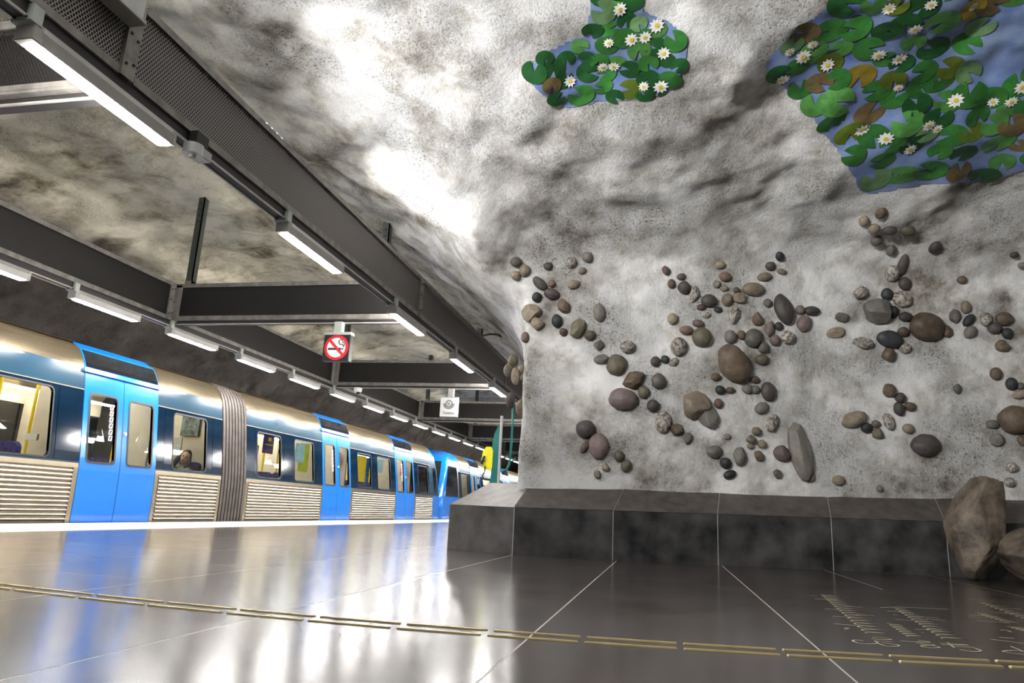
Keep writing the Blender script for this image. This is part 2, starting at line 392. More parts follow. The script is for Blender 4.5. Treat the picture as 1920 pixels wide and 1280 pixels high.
def build_cave():
    gx = np.concatenate([np.arange(-12.2, -5, 0.13), np.arange(-5, 5.5, 0.065), np.arange(5.5, 11.6, 0.2)])
    gy = np.concatenate([np.arange(-6, 2, 0.25), np.arange(2, 10.5, 0.065)])
    y = gy[-1]; st = 0.07; ext = []
    while y < 62: st *= 1.045; y += st; ext.append(y)
    gy = np.concatenate([gy, ext])
    gz = np.arange(-0.7, 5.5, 0.072)
    X2, Y2 = np.meshgrid(gx, gy, indexing='ij')
    D = poly_dist(X2, Y2, PILLAR) - 0.10
    zt = [-1, 0.6, 1.5, 2.4, 3.0, 3.35, 3.55, 3.7, 3.85, 4.05, 4.25, 4.45, 4.62, 4.8, 4.95, 5.2, 6.0]
    dt = [0.0, 0.0, -0.02, 0.0, 0.05, 0.14, 0.34, 0.62, 0.95, 1.42, 1.95, 2.6, 3.4, 4.6, 6.2, 9.5, 22]
    dc = np.interp(gz, zt, dt)
    sl = np.sqrt(1 + np.gradient(dc, gz) ** 2)
    # tunnel wall behind the train, and its mirror on the far side
    zl = [-1, 0.5, 1.5, 2.5, 3.2, 3.8, 4.3, 4.7, 5.0, 6]
    xl = [-11.1, -11.2, -11.2, -11.0, -10.6, -10.0, -9.1, -8.0, -6.8, -3]
    xw = np.interp(gz, zl, xl); sw = np.sqrt(1 + np.gradient(xw, gz) ** 2)
    zs = [-1, 2.1, 2.5, 2.8, 3.05, 3.3, 3.55, 3.8, 4.05, 4.25, 4.45, 4.62, 4.8, 4.95, 5.2, 6.0]
    ds = [0.0, 0.0, 0.10, 0.28, 0.50, 0.78, 1.05, 1.35, 1.7, 2.1, 2.65, 3.4, 4.6, 6.2, 9.5, 22]
    dcs = np.interp(gz, zs, ds); sls = np.sqrt(1 + np.gradient(dcs, gz) ** 2)
    W = np.clip((-1.45 - X2) / 0.7, 0, 1); W = (W * W * (3 - 2 * W))[:, :, None]
    A = (D[:, :, None] - (dc * (1 - W) + dcs * W)) / (sl * (1 - W) + sls * W)
    B = (4.98 - gz)[None, None, :] + 0 * A
    C = ((gx[:, None] - xw[None, :]) / sw[None, :])[:, None, :] + 0 * A
    E = ((10.9 - gx)[:, None, None]) + 0 * A
    Fv = smooth_min(smooth_min(B, C, 0.9), E, 0.9)
    Fv = smooth_min(Fv, A, 0.35)
    Fv = Fv.astype(np.float32)
    # surface nets
    nx, ny, nz = Fv.shape
    S = Fv < 0
    cnt = np.zeros((nx - 1, ny - 1, nz - 1), np.int8)
    for a in (0, 1):
        for b in (0, 1):
            for c in (0, 1): cnt += S[a:nx - 1 + a, b:ny - 1 + b, c:nz - 1 + c]
    act = np.argwhere((cnt > 0) & (cnt < 8))
    idx = np.full(cnt.shape, -1, np.int64); idx[act[:, 0], act[:, 1], act[:, 2]] = np.arange(len(act))
    pos = np.zeros((len(act), 3)); num = np.zeros(len(act))
    i, j, k = act.T
    def crd(ii, jj, kk): return np.stack([gx[ii], gy[jj], gz[kk]], 1)
    cs = [(a, b, c) for a in (0, 1) for b in (0, 1) for c in (0, 1)]
    for p in cs:
        for ax in range(3):
            if p[ax]: continue
            q = list(p); q[ax] = 1
            f0 = Fv[i + p[0], j + p[1], k + p[2]]; f1 = Fv[i + q[0], j + q[1], k + q[2]]
            mk = (f0 < 0) != (f1 < 0)
            tt = np.where(mk, f0 / np.where(mk, f0 - f1, 1), 0)[:, None]
            P = crd(i + p[0], j + p[1], k + p[2]) * (1 - tt) + crd(i + q[0], j + q[1], k + q[2]) * tt
            pos += np.where(mk[:, None], P, 0); num += mk
    pos /= num[:, None]
    quads = []
    for ax in range(3):
        sl0 = [slice(None)] * 3; sl1 = [slice(None)] * 3
        sl0[ax] = slice(0, -1); sl1[ax] = slice(1, None)
        s0, s1 = S[tuple(sl0)], S[tuple(sl1)]
        e = np.argwhere(s0 != s1)
        o1, o2 = [q for q in range(3) if q != ax]
        ok = (e[:, o1] > 0) & (e[:, o2] > 0) & (e[:, o1] < S.shape[o1] - 1) & (e[:, o2] < S.shape[o2] - 1)
        e = e[ok]
        def cell(d1, d2):
            c = e.copy(); c[:, o1] -= d1; c[:, o2] -= d2
            return idx[c[:, 0], c[:, 1], c[:, 2]]
        q = np.stack([cell(0, 0), cell(1, 0), cell(1, 1), cell(0, 1)], 1)
        fl = s0[e[:, 0], e[:, 1], e[:, 2]] ^ (ax == 1)
        q[fl] = q[fl][:, ::-1]
        quads.append(q)
    return pos, np.concatenate(quads)

# gradient noise on arrays
_rng = np.random.RandomState(3)
_perm = _rng.permutation(512)
_grad = _rng.normal(size=(512, 3)); _grad /= np.linalg.norm(_grad, axis=1)[:, None]
def gnoise(P):
    i = np.floor(P).astype(np.int64); f = P - i; u = f * f * f * (f * (f * 6 - 15) + 10)
    out = np.zeros(len(P))
    for a in (0, 1):
        for b in (0, 1):
            for c in (0, 1):
                h = _perm[(_perm[(_perm[(i[:, 0] + a) & 511] + i[:, 1] + b) & 511] + i[:, 2] + c) & 511]
                g = _grad[h]
                dd = ((f - [a, b, c]) * g).sum(1)
                out += dd * np.where(a, u[:, 0], 1 - u[:, 0]) * np.where(b, u[:, 1], 1 - u[:, 1]) * np.where(c, u[:, 2], 1 - u[:, 2])
    return out

pos, quads = build_cave()
def vnormals(pos, quads):
    d1 = pos[quads[:, 2]] - pos[quads[:, 0]]; d2 = pos[quads[:, 3]] - pos[quads[:, 1]]
    fn = np.cross(d1, d2)
    n = np.zeros_like(pos)
    for q in range(4): np.add.at(n, quads[:, q], fn)
    return n / (np.linalg.norm(n, axis=1)[:, None] + 1e-12)
nrm = vnormals(pos, quads)
# orient towards the air (compare with the direction to a point inside the hall)
cen = np.stack([np.clip(pos[:, 0], -8.5, -3.2), pos[:, 1] * 0 + pos[:, 1], np.full(len(pos), 2.0)], 1)
cen[(pos[:, 1] < 9.2) & (pos[:, 0] > -1.6)] = [1.0, 3.0, 1.8]
if np.median(((cen - pos) * nrm).sum(1)) < 0:
    nrm = -nrm; quads = quads[:, ::-1]
dp = poly_dist(pos[:, 0], pos[:, 1], PILLAR)
low = np.clip((3.75 - pos[:, 2]) / 0.5, 0, 1) * (dp < 1.0) * (pos[:, 0] > -2.6)     # smooth wall with the stones
warp = gnoise(pos * 0.7 + 31)[:, None] * 0.5
P = pos + warp
ridge = 1 - 2 * np.abs(gnoise(P * np.array([0.75, 0.9, 1.2]) + 9))
disp = (0.20 * gnoise(P * 0.55) * (1 - 0.75 * low) + 0.13 * gnoise(P * np.array([1.2, 1.2, 1.6]) + 50) * (1 - 0.7 * low)
        + 0.085 * gnoise(P * 2.6 + 80) * (1 - 0.55 * low) + 0.035 * gnoise(P * 6.0 + 13) * (1 - 0.5 * low)
        + 0.02 * ridge * (1 - 0.85 * low))
foot = np.clip((pos[:, 2] - 0.7) / 0.5, 0, 1)
disp = disp * (0.3 + 0.7 * foot)
pos = pos + nrm * disp[:, None]
nrm = vnormals(pos, quads)
if np.median(((cen - pos) * nrm).sum(1)) < 0: nrm = -nrm

fc = pos[quads].mean(1)
fdp = poly_dist(fc[:, 0], fc[:, 1], PILLAR)
is_back = (fdp < 0.75) & (fc[:, 2] < 3.72)
is_left = (fc[:, 0] < -8.6) & (fc[:, 2] < 4.6)
is_right = (fc[:, 0] > 9.4) & ~is_back
def region(name, mask):
    q = quads[mask]; u, inv = np.unique(q, return_inverse=True)
    q = inv.reshape(-1, 4)
    me = bpy.data.meshes.new(name)
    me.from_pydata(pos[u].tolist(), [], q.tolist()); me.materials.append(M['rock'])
    me.shade_smooth(); me.update()
    me.normals_split_custom_set_from_vertices(nrm[u].tolist())
    o = bpy.data.objects.new(name, me); col.objects.link(o)
    return struct(o)
wall_back = region('wall_back', is_back)
wall_left = region('wall_left', is_left)
wall_right = region('wall_right', is_right)
ceiling = region('ceiling', ~(is_back | is_left | is_right))
BVH = BVHTree.FromPolygons(pos.tolist(), quads.tolist())
print('cave', len(pos), time.time() - T0)
def hit(x, y):
    d = ray(x, y).normalized()
    p, n, i, t = BVH.ray_cast(EYE, d)
    if p is None: return None
    if n.dot(d) > 0: n = -n
    return p, n, t
def ceil_z(x, y):
    p, n, i, t = BVH.ray_cast(Vector((x, y, 2.0)), Vector((0, 0, 1)))
    return p.z if p else 4.8

# ------------------------------------------------------------------ floor
EDGE = -7.33
XL = [-2.58 + 1.045 * k for k in range(-4, 12)]
b = MB(); b.box(EDGE, 11.0, -5.5, 60, -0.6, -0.0006)
floor = struct(b.build('floor', 'grout'))
def tile(x0, x1, y0, y1, parent=floor):
    g = 0.0032
    b = MB(); b.box(x0 + g, x1 - g, y0 + g, y1 - g, -0.02, 0.0)
    return b.build('floor_tile', 'tile', parent)
_tilecache = {}
def tile_fast(x0, x1, y0, y1):
    key = (round(x1 - x0, 3), round(y1 - y0, 3))
    if key not in _tilecache:
        w_, l_ = (x1 - x0) / 2 - 0.0038, (y1 - y0) / 2 - 0.0038
        b = MB(); b.box(-w_, w_, -l_, l_, -0.02, 0.0)
        o = b.build('floor_tile', 'tile', floor); _tilecache[key] = o
    else:
        o = _tilecache[key].copy(); col.objects.link(o)
    o.location = ((x0 + x1) / 2, (y0 + y1) / 2, 0)
ys = [3.43 + 0.95 * k for k in range(-3, 26)]
cols_l = [-6.22, -5.715, -4.67, -3.625, -2.58]
for a_, b_ in zip(cols_l[:-1], cols_l[1:]):
    for y0, y1 in zip(ys[:-1], ys[1:]): tile_fast(a_, b_, y0, y1)
    y = ys[-1]
    while y < 59: tile_fast(a_, b_, y, y + 3.8); y += 3.8
for a_, b_ in ((-6.22, -4.67), (-4.67, -2.58)): tile_fast(a_, b_, -5.4, ys[0])
for k, x0 in enumerate([-2.58 + 1.045 * q for q in range(12)]):
    x1 = x0 + 1.045
    if k in (3, 4): continue
    tile_fast(x0, x1, -5.4, 0.9)
    tile_fast(x0, x1, 0.9, 10.0)
    y = 10.0
    while y < 59 and k == 0: tile_fast(x0, x1, y, y + 3.8); y += 3.8
x4 = -2.58 + 1.045 * 3
tile_fast(x4, x4 + 2.09, -5.4, 6.1)
tile_fast(x4, x4 + 1.045, 6.1, 10); tile_fast(x4 + 1.045, x4 + 2.09, 6.1, 10)
# white platform edge with studs
b = MB(); b.box(EDGE, -6.50, -5.4, 60, -0.004, 0.012, bev=0)
b.box(-6.50, -6.235, -5.4, 60, -0.004, 0.004)
edge = struct(b.build('trim_1', 'whiteedge'))
b = MB()
for x_ in (-6.44, -6.37, -6.30):
    y = 4.0
    while y < 14: b.tube([(x_, y, 0.003), (x_, y, 0.010)], 0.013, 6); y += 0.075
sd = b.build('tactile_studs', 'whiteedge', edge, kind='stuff')
# pale front face of the platform edge and the track bed
b = MB(); b.box(-11.4, EDGE - 0.002, -5.5, 60, -1.3, -1.15)
struct(b.build('floor_track_bed', 'dark'))

# two rows of brass guide bars let into the floor
U = [(0, 1097), (65, 1102), (188, 1115), (317, 1129), (455, 1142), (605, 1155), (760, 1171), (923, 1184), (1099, 1196), (1281, 1208), (1467, 1218.6), (1665, 1228), (1866, 1239)]
Lr = [(-92, 1092), (28, 1106), (152, 1120), (286, 1133), (427, 1149), (581, 1162.5), (743, 1178), (911, 1192.5), (1094, 1206), (1282, 1218.6), (1476, 1229), (1683, 1238.5), (1892, 1250)]
for row, up_ in ((U, 1), (Lr, 0)):
    pts = [on_z(x, y, 0) for x, y in row]
    xs_ = np.array([p.x for p in pts]); yy = np.array([p.y for p in pts])
    cf = np.polyfit(xs_, yy, 2)
    pts = [Vector((p.x, float(np.polyval(cf, p.x)), 0)) for p in pts]
    lp = [pts[0] + (pts[0] - pts[1])] + pts + [pts[-1] + (pts[-1] - pts[-2]) * k for k in (1, 2, 3)]
    for p, q in zip(lp[:-1], lp[1:]):
        d = q - p; e = p + d * 0.94; s_ = Vector((-d.y, d.x, 0)).normalized() * 0.0075
        bm_ = MB()
        a0, a1 = p, e
        ring = [a0 - s_, a1 - s_, a1 + s_, a0 + s_]
        tp = [r_.lerp((a0 + a1) / 2, 0.02) * 1.0 for r_ in ring]
        tp = [Vector((r_.x, r_.y, 0.0045)) for r_ in tp]
        bm_.add([Vector((r_.x, r_.y, -0.002)) for r_ in ring] + tp, [(0, 1, 5, 4), (1, 2, 6, 5), (2, 3, 7, 6), (3, 0, 4, 7), (4, 5, 6, 7)])
        bm_.build('guide_bar', 'brass', floor)

# handwriting inlaid in the floor: strokes of script along rows (illegible in the photograph)
def script_stroke(bm_, pts, wdt=0.0085):
    pts = [Vector((p[0], p[1], 0.0012)) for p in pts]
    L_, R_ = [], []
    for i, p in enumerate(pts):
        d = (pts[min(i + 1, len(pts) - 1)] - pts[max(i - 1, 0)]); d.z = 0
        n = Vector((-d.y, d.x, 0)).normalized() * wdt / 2
        L_.append(p + n); R_.append(p - n)
    n = len(pts)
    bm_.add(L_ + R_, [(i, i + 1, n + i + 1, n + i) for i in range(n - 1)])
def px_floor(lst): return [on_z(x, y, 0) for x, y in lst]
def cursive(bm_, p_start, p_end, x_h, n, rng):
    """running loops from p_start to p_end; x_h = offset vector of the letter body"""
    a, e = on_z(*p_start, 0), on_z(*p_end, 0); pts = []
    steps = n * 10
    for i in range(steps + 1):
        s = i / steps; ph = s * n * 2 * math.pi
        base = a.lerp(e, s); hgt = 0.5 - 0.5 * math.cos(ph)
        hgt *= 0.8 + 0.25 * math.sin(i * 0.61 + rng)
        slant = 0.35 * math.sin(ph)
        pts.append(base + Vector((x_h * hgt, 0, 0)) + (e - a) / n * slant * 0.5)
    script_stroke(bm_, pts)
def strokes(bm_, lst):
    for q in lst:
        p = px_floor(q)
        if len(p) > 2:
            r_ = []
            for i in range(len(p) - 1):
                p0 = p[max(i - 1, 0)]; p1 = p[i]; p2 = p[i + 1]; p3 = p[min(i + 2, len(p) - 1)]
                for k in range(6):
                    t_ = k / 6
                    r_.append(0.5 * ((2 * p1) + (p2 - p0) * t_ + (2 * p0 - 5 * p1 + 4 * p2 - p3) * t_ ** 2 + (3 * p1 - p0 - 3 * p2 + p3) * t_ ** 3))
            p = r_ + [p[-1]]
        script_stroke(bm_, p)
def C1p(x, y): return (1520 + x / 10.667, 1100 + y / 10.667)
def C2p(x, y): return (1640 + x / 8.727, 1120 + y / 8.727)
def C3p(x, y): return (1790 + x / 9.146, 1100 + y / 9.146)
wr = MB()
cursive(wr, C1p(200, 150), C1p(1090, 930), 0.115, 17, 0.3)
strokes(wr, [[C1p(20, 175), C1p(130, 180)], [C1p(80, 240), C1p(540, 260)], [C1p(700, 385), C1p(1040, 410)], [C1p(280, 440), C1p(640, 465)],
 [C1p(900, 550), C1p(1280, 580)], [C1p(430, 590), C1p(820, 610)], [C1p(470, 740), C1p(900, 775), C1p(1240, 800)], [C1p(660, 820), C1p(760, 830), C1p(680, 845)],
 [C1p(1060, 1080), C1p(900, 1065), C1p(840, 1085), C1p(950, 1125), C1p(1150, 1145), C1p(1340, 1130), C1p(1290, 1085), C1p(1450, 1095), C1p(1640, 1105)],
 [C1p(1340, 1130), C1p(1480, 1180), C1p(1650, 1192), C1p(1770, 1180), C1p(1700, 1155), C1p(1430, 1120)],
 [C1p(1230, 1010), C1p(1450, 1025), C1p(1610, 1055), C1p(1450, 1060), C1p(1220, 1045)]])
inl = wr.build('script_line', 'inlay', floor)
wr = MB()
cursive(wr, C2p(300, 165), C2p(1090, 670), 0.11, 13, 1.3)
cursive(wr, C2p(200, 420), C2p(520, 635), 0.10, 6, 2.0)
strokes(wr, [[C2p(90, 165), C2p(480, 160), C2p(1200, 195)], [C2p(200, 222), C2p(480, 240)], [C2p(700, 305), C2p(1060, 340)], [C2p(830, 345), C2p(1170, 378)],
 [C2p(340, 358), C2p(620, 380)], [C2p(300, 280), C2p(380, 285)], [C2p(660, 520), C2p(1100, 545)], [C2p(770, 575), C2p(800, 578)],
 [C2p(410, 712), C2p(680, 728), C2p(900, 730), C2p(700, 700)], [C2p(680, 745), C2p(980, 780), C2p(760, 795), C2p(900, 825), C2p(1060, 820), C2p(980, 795), C2p(740, 770)],
 [C2p(1190, 738), C2p(1305, 822)], [C2p(1060, 748), C2p(1530, 780), C2p(1090, 775)], [C2p(1320, 800), C2p(1630, 820)], [C2p(1390, 855), C2p(1600, 885), C2p(1740, 875), C2p(1640, 830)]])
wr.build('script_line', 'inlay', floor)
wr = MB()
cursive(wr, C3p(400, 260), C3p(1150, 540), 0.10, 9, 0.8)
cursive(wr, C3p(330, 440), C3p(860, 610), 0.10, 7, 0.1)
cursive(wr, C3p(900, 680), C3p(1300, 800), 0.10, 5, 0.6)
strokes(wr, [[C3p(235, 212), C3p(680, 250)], [C3p(640, 310), C3p(930, 330)], [C3p(820, 358), C3p(1150, 385)], [C3p(610, 432), C3p(960, 465)], [C3p(240, 480), C3p(560, 500)],
 [C3p(240, 512), C3p(440, 540)], [C3p(380, 580), C3p(940, 622)], [C3p(780, 745), C3p(880, 745), C3p(970, 775)], [C3p(610, 900), C3p(900, 935), C3p(1189, 975)],
 [C3p(760, 868), C3p(1020, 885)], [C3p(960, 1020), C3p(1180, 1110)], [C3p(1189, 1165), C3p(900, 1125), C3p(830, 1105), C3p(1000, 1095), C3p(1189, 1110)]])
wr.build('script_line', 'inlay', floor)

# ------------------------------------------------------------------ plinth along the wall
pl = thing('stone_plinth', (0.5, 7.9, 0), 'long dark stone plinth with sloped brown top along foot of pebbled wall', 'plinth')
def plinth_h(x): return 0.472 + 0.018 * max(0, x + 1.5)
def plinth_t(x): return 0.735 + 0.022 * max(0, x + 1.5)
BACK = [(-1.98, 8.05), (-1.46, 7.77), (-0.44, 7.95), (0.58, 8.25), (1.76, 8.66), (2.92, 8.87), (4.15, 8.95), (6.5, 9.05)]
seg = list(zip(PLINTH, BACK))
# left side that runs back along the platform
seg = [((-2.42, 8.75), (-2.02, 8.75))] + seg
for (f0, k0), (f1, k1) in zip(seg[:-1], seg[1:]):
    f0, f1, k0, k1 = Vector(f0), Vector(f1), Vector(k0), Vector(k1)
    g = (f1 - f0).normalized() * 0.004
    f0 = f0 + g; f1 = f1 - g; k0 = k0 + g; k1 = k1 - g
    ha, hb, ta, tb = plinth_h(f0.x), plinth_h(f1.x), plinth_t(f0.x), plinth_t(f1.x)
    nn = Vector((-(f1 - f0).y, (f1 - f0).x)).normalized()
    if nn.y < 0 and abs((f1 - f0).x) > 0.3: nn = -nn
    b = MB()
    fi0, fi1 = f0.lerp(k0, 0.5), f1.lerp(k1, 0.5)
    b.add([(f0.x, f0.y, 0), (f1.x, f1.y, 0), (f1.x, f1.y, hb), (f0.x, f0.y, ha), (fi0.x, fi0.y, 0), (fi1.x, fi1.y, 0), (fi1.x, fi1.y, hb), (fi0.x, fi0.y, ha)],
          [(0, 1, 2, 3), (4, 7, 6, 5), (0, 3, 7, 4), (1, 5, 6, 2), (0, 4, 5, 1), (3, 2, 6, 7)])
    b.build('face_slab', 'plinth', pl)
    b = MB()
    o_ = 0.006
    fo0, fo1 = f0 - (k0 - f0) * 0.015, f1 - (k1 - f1) * 0.015
    b.add([(fo0.x, fo0.y, ha + 0.002), (fo1.x, fo1.y, hb + 0.002), (k1.x, k1.y, tb), (k0.x, k0.y, ta),
           (fi0.x, fi0.y, ha - 0.0), (fi1.x, fi1.y, hb), (k1.x, k1.y + 0.25, tb), (k0.x, k0.y + 0.25, ta), (k0.x, k0.y + 0.25, 0.3), (k1.x, k1.y + 0.25, 0.3)],
          [(0, 1, 2, 3), (3, 2, 6, 7), (0, 4, 5, 1), (4, 8, 9, 5), (8, 7, 6, 9), (0, 3, 7, 8, 4), (1, 5, 9, 6, 2)])
    b.build('sloped_cap', 'plinthtop', pl)
for (f, k) in seg[1:]:
    b = MB()
    f, k = Vector(f), Vector(k); d = (k - f)
    h_, t_ = plinth_h(f.x), plinth_t(f.x)
    s_ = Vector((0.0055, 0.0012))
    i_ = f + d * 0.02; j_ = k + d * 0.02
    b.add([(i_.x - s_.x, i_.y - 0.006, 0), (i_.x + s_.x, i_.y - 0.006, 0), (i_.x + s_.x, i_.y - 0.006, h_), (i_.x - s_.x, i_.y - 0.006, h_),
           (j_.x - s_.x, j_.y, t_ - 0.001), (j_.x + s_.x, j_.y, t_ - 0.001), (j_.x, j_.y + 0.1, 0.2)],
          [(0, 1, 2, 3), (3, 2, 5, 4), (0, 3, 4, 6), (1, 6, 5, 2), (4, 5, 6), (0, 6, 1)])
    b.build('joint_line', 'joint', pl)
print('floor', time.time() - T0)

# ------------------------------------------------------------------ steel beams
ZB, ZT = 2.80, 3.33
CROSS = [3.15, 8.36, 13.45, 18.9, 24.2, 29.6, 35.0]
FW = 0.20                                       # flange width
def uv_panel(o, ax):
    uv_planar(o, ax, 2)
def long_beam(name, xr, label, y0, y1):
    t = thing(name, (xr - FW / 2, y0, ZB), label, 'beam')
    stops = [y0] + [c for c in CROSS if y0 < c < y1] + [y1]
    for a, e in zip(stops[:-1], stops[1:]):
        b = MB(); b.box(xr - FW, xr, a + 0.02, e - 0.02, ZB, ZB + 0.022); b.box(xr - FW, xr - FW + 0.015, a + 0.02, e - 0.02, ZB + 0.02, ZB + 0.06); b.box(xr - 0.012, xr, a + 0.02, e - 0.02, ZB + 0.02, ZB + 0.055)
        b.build('bottom_flange', 'flange', t)
        b = MB(); b.box(xr - FW, xr + 0.01, a + 0.01, e - 0.01, ZT - 0.022, ZT); b.box(xr - 0.002, xr + 0.01, a + 0.01, e - 0.01, ZT - 0.05, ZT - 0.02)
        b.build('top_flange', 'flange', t)
        b = MB(); b.add([(xr - 0.014, a + 0.03, ZB + 0.05), (xr - 0.014, e - 0.03, ZB + 0.05), (xr - 0.014, e - 0.03, ZT - 0.02), (xr - 0.014, a + 0.03, ZT - 0.02)], [(0, 1, 2, 3)])
        o = b.build('mesh_panel', 'mesh' if xr > -5 else 'meshshaded', t); uv_panel(o, 1)
        b = MB(); b.box(xr - FW + 0.01, xr - 0.07, a + 0.03, e - 0.03, ZB + 0.02, ZT - 0.02)  # added dark sheet, stands in for the shade inside the beam
        b.build('shade_backing', 'dark', t)
    for c in [q for q in CROSS if y0 < q < y1]:
        b = MB(); b.box(xr - 0.012, xr + 0.012, c - 0.10, c + 0.005, ZB + 0.0, ZT - 0.02)
        st = b.build('stiffener_plate', 'flange', t)
        b = MB()
        if c < 10:
            for dy, dz in ((-0.075, 0.08), (-0.02, 0.10), (-0.075, 0.28), (-0.02, 0.26), (-0.075, 0.43), (-0.03, 0.45)):
                bb = MB(); bb.tube([(xr + 0.010, c + dy, ZB + dz), (xr + 0.019, c + dy, ZB + dz)], 0.010, 6); bb.build('bolt', 'dark', st)
    # slotted rail that carries the lamps and their cable
    b = MB(); b.box(xr - 0.095, xr - 0.018, y0, y1, ZB - 0.075, ZB); r_ = b.build('lamp_rail', 'dark', t)
    b = MB(); b.box(xr - 0.108, xr - 0.092, y0, y1, ZB - 0.082, ZB - 0.066); b.build('rail_lip', 'rail', r_)
    b = MB(); b.box(xr - 0.022, xr - 0.010, y0, y1, ZB - 0.080, ZB - 0.068); b.build('rail_lip', 'rail', r_)
    return t
XR, XLB = -3.10, -6.80
long_beam('steel_beam', XR, 'long grey steel beam with perforated sides over the middle of the platform', -4.0, 40.0)
long_beam('steel_beam', XLB, 'long steel beam with shaded perforated sides above the platform edge by the train', -4.0, 46.0)
for i, c in enumerate(CROSS):
    words = ['first', 'second', 'third', 'fourth', 'fifth', 'sixth', 'seventh'][i]
    lab = ['dark perforated cross beam between the two long beams beside the hanging steel box',
           'dark perforated cross beam that carries the no smoking sign',
           'dark perforated cross beam that carries the small dome camera',
           'dark perforated cross beam just behind the Telefon sign'][i] if i < 4 else 'far dark cross beam between the two long beams above the platform'
    t = thing('cross_beam', ((XR + XLB) / 2 - 0.1, c, ZB), lab, 'beam', 'cross beams between the long beams' if i >= 4 else None)
    x0, x1 = XLB + 0.015, XR - FW - 0.012
    b = MB(); b.box(x0, x1, c, c + FW, ZB, ZB + 0.022); b.box(x0, x1, c, c + 0.012, ZB + 0.02, ZB + 0.06); b.build('bottom_flange', 'flange', t)
    b = MB(); b.box(x0, x1, c - 0.01, c + FW, ZT - 0.022, ZT); b.box(x0, x1, c - 0.01, c + 0.002, ZT - 0.055, ZT - 0.02); b.build('top_flange', 'flange', t)
    b = MB(); b.add([(x0, c + 0.014, ZB + 0.05), (x1, c + 0.014, ZB + 0.05), (x1, c + 0.014, ZT - 0.02), (x0, c + 0.014, ZT - 0.02)], [(0, 1, 2, 3)])
    o = b.build('mesh_panel', 'meshshaded', t); uv_panel(o, 0)
    b = MB(); b.box(x0, x1, c + 0.09, c + FW - 0.01, ZB + 0.02, ZT - 0.02); b.build('shade_backing', 'dark', t)  # dark sheet added behind the holes as the beam's inner shade
    b = MB(); b.box(x0, x0 + 0.09, c - 0.01, c + 0.012, ZB + 0.02, ZT - 0.02); b.build('end_plate', 'flange', t)
    b = MB(); b.box(x0 + 0.05, x1, c + 0.05, c + 0.13, ZB - 0.05, ZB); rl = b.build('lamp_rail', 'dark', t)
    b = MB(); b.box(x0 + 0.05, x1, c + 0.035, c + 0.05, ZB - 0.055, ZB - 0.042); b.build('rail_lip', 'rail', rl)
    # hanger posts up to the vault
    if 0 < i < 5:
        for hx, nm in ((-6.62, 'left'), (-3.70, 'right')):
            zc = ceil_z(hx, c + 0.05) + 0.02
            where = {1: 'above the no smoking sign', 2: 'behind the dome camera', 3: 'above the Telefon sign', 4: 'on a far cross beam'}[i]
            ht = thing('hanger_post', (hx, c + 0.05, ZT), f'dark steel hanger post on cross beam {where}, {"train" if nm == "left" else "rock wall"} side', 'post')
            b = MB(); b.box(hx - 0.055, hx + 0.045, c + 0.015, c + 0.030, ZT, zc); b.box(hx + 0.030, hx + 0.045, c + 0.015, c + 0.11, ZT, zc); b.build('angle_bar', 'dark2', ht)
            b = MB(); b.box(hx - 0.055, hx + 0.045, c + 0.005, c + 0.10, ZT, ZT + 0.05); b.build('foot_bracket', 'flange', ht)
            for q in range(4):
                b = MB(); b.tube([(hx + 0.0, c + 0.02, zc - 0.12 - q * 0.09), (hx + 0.0, c - 0.004, zc - 0.12 - q * 0.09)], 0.013, 6); b.build('bolt', 'dark', ht)

# ------------------------------------------------------------------ fluorescent lamps
def make_lamp(label, group):
    t = thing('fluorescent_lamp', (0, 0, 0), label, 'lamp', group)
    Ln = 1.06; zt = 0.0                        # local: y 0..Ln, top at 0 (beam underside)
    b = MB(); b.prism([(0.046, -0.182), (0.054, -0.182), (0.062, -0.115), (0.040, -0.070), (-0.040, -0.070), (-0.052, -0.100), (-0.044, -0.105), (0.030, -0.105)], 'y', 0.03, Ln)
    b.build('housing', 'fix', t)
    b = MB(); b.prism([(-0.052, -0.107), (0.028, -0.107), (0.043, -0.184), (0.030, -0.190), (-0.040, -0.190), (-0.056, -0.172)], 'y', 0.045, Ln - 0.03); b.build('diffuser', 'tube', t)
    b = MB(); b.box(-0.06, 0.06, Ln - 0.028, Ln + 0.008, -0.182, -0.09, bev=0.004); b.build('end_cap', 'fix', t)
    b = MB(); b.box(-0.058, 0.058, -0.02, 0.045, -0.182, -0.085, bev=0.004); b.build('end_cap', 'fix', t)
    b = MB(); b.box(-0.062, 0.062, -0.05, 0.02, -0.10, 0.0, bev=0.003); k = b.build('bracket', 'bracket', t)
    for dx in (-0.035, 0.035):
        b = MB(); b.tube([(dx, -0.048, -0.08), (dx, -0.058, -0.08)], 0.008, 6); b.build('screw', 'dark', k)
    return t
proto = make_lamp('', None)
first = [True]
def lamp(x, y, label, group=None):
    if first[0]: o = proto; first[0] = False
    else: o = copy_tree(proto)
    o.location = (x, y, ZB); o['label'] = label
    if group: o['group'] = group
    elif 'group' in o: del o['group']
    return o
RY = [0.02, 2.51, 5.02, 7.52, 10.02, 12.5, 15.0, 17.5, 20.0]
rl = {0.02: 'lit fluorescent lamp at the start of the grey middle beam',
      2.51: 'lit fluorescent lamp under grey beam beside the steel box bracket, largest of its row',
      5.02: 'lit fluorescent lamp under grey beam just before the hanger post', 7.52: 'lit fluorescent lamp under grey beam where the no smoking cross beam meets it',
      10.02: 'lit fluorescent lamp under grey beam, between second and third cross beams', 12.5: 'lit fluorescent lamp under grey beam at the dome camera cross beam'}
for y in RY:
    lamp(XR - 0.048, y, rl.get(y, 'lit fluorescent lamp under the grey beam hidden by the rock pillar'), 'lamps under the middle beam' if y not in rl else None)
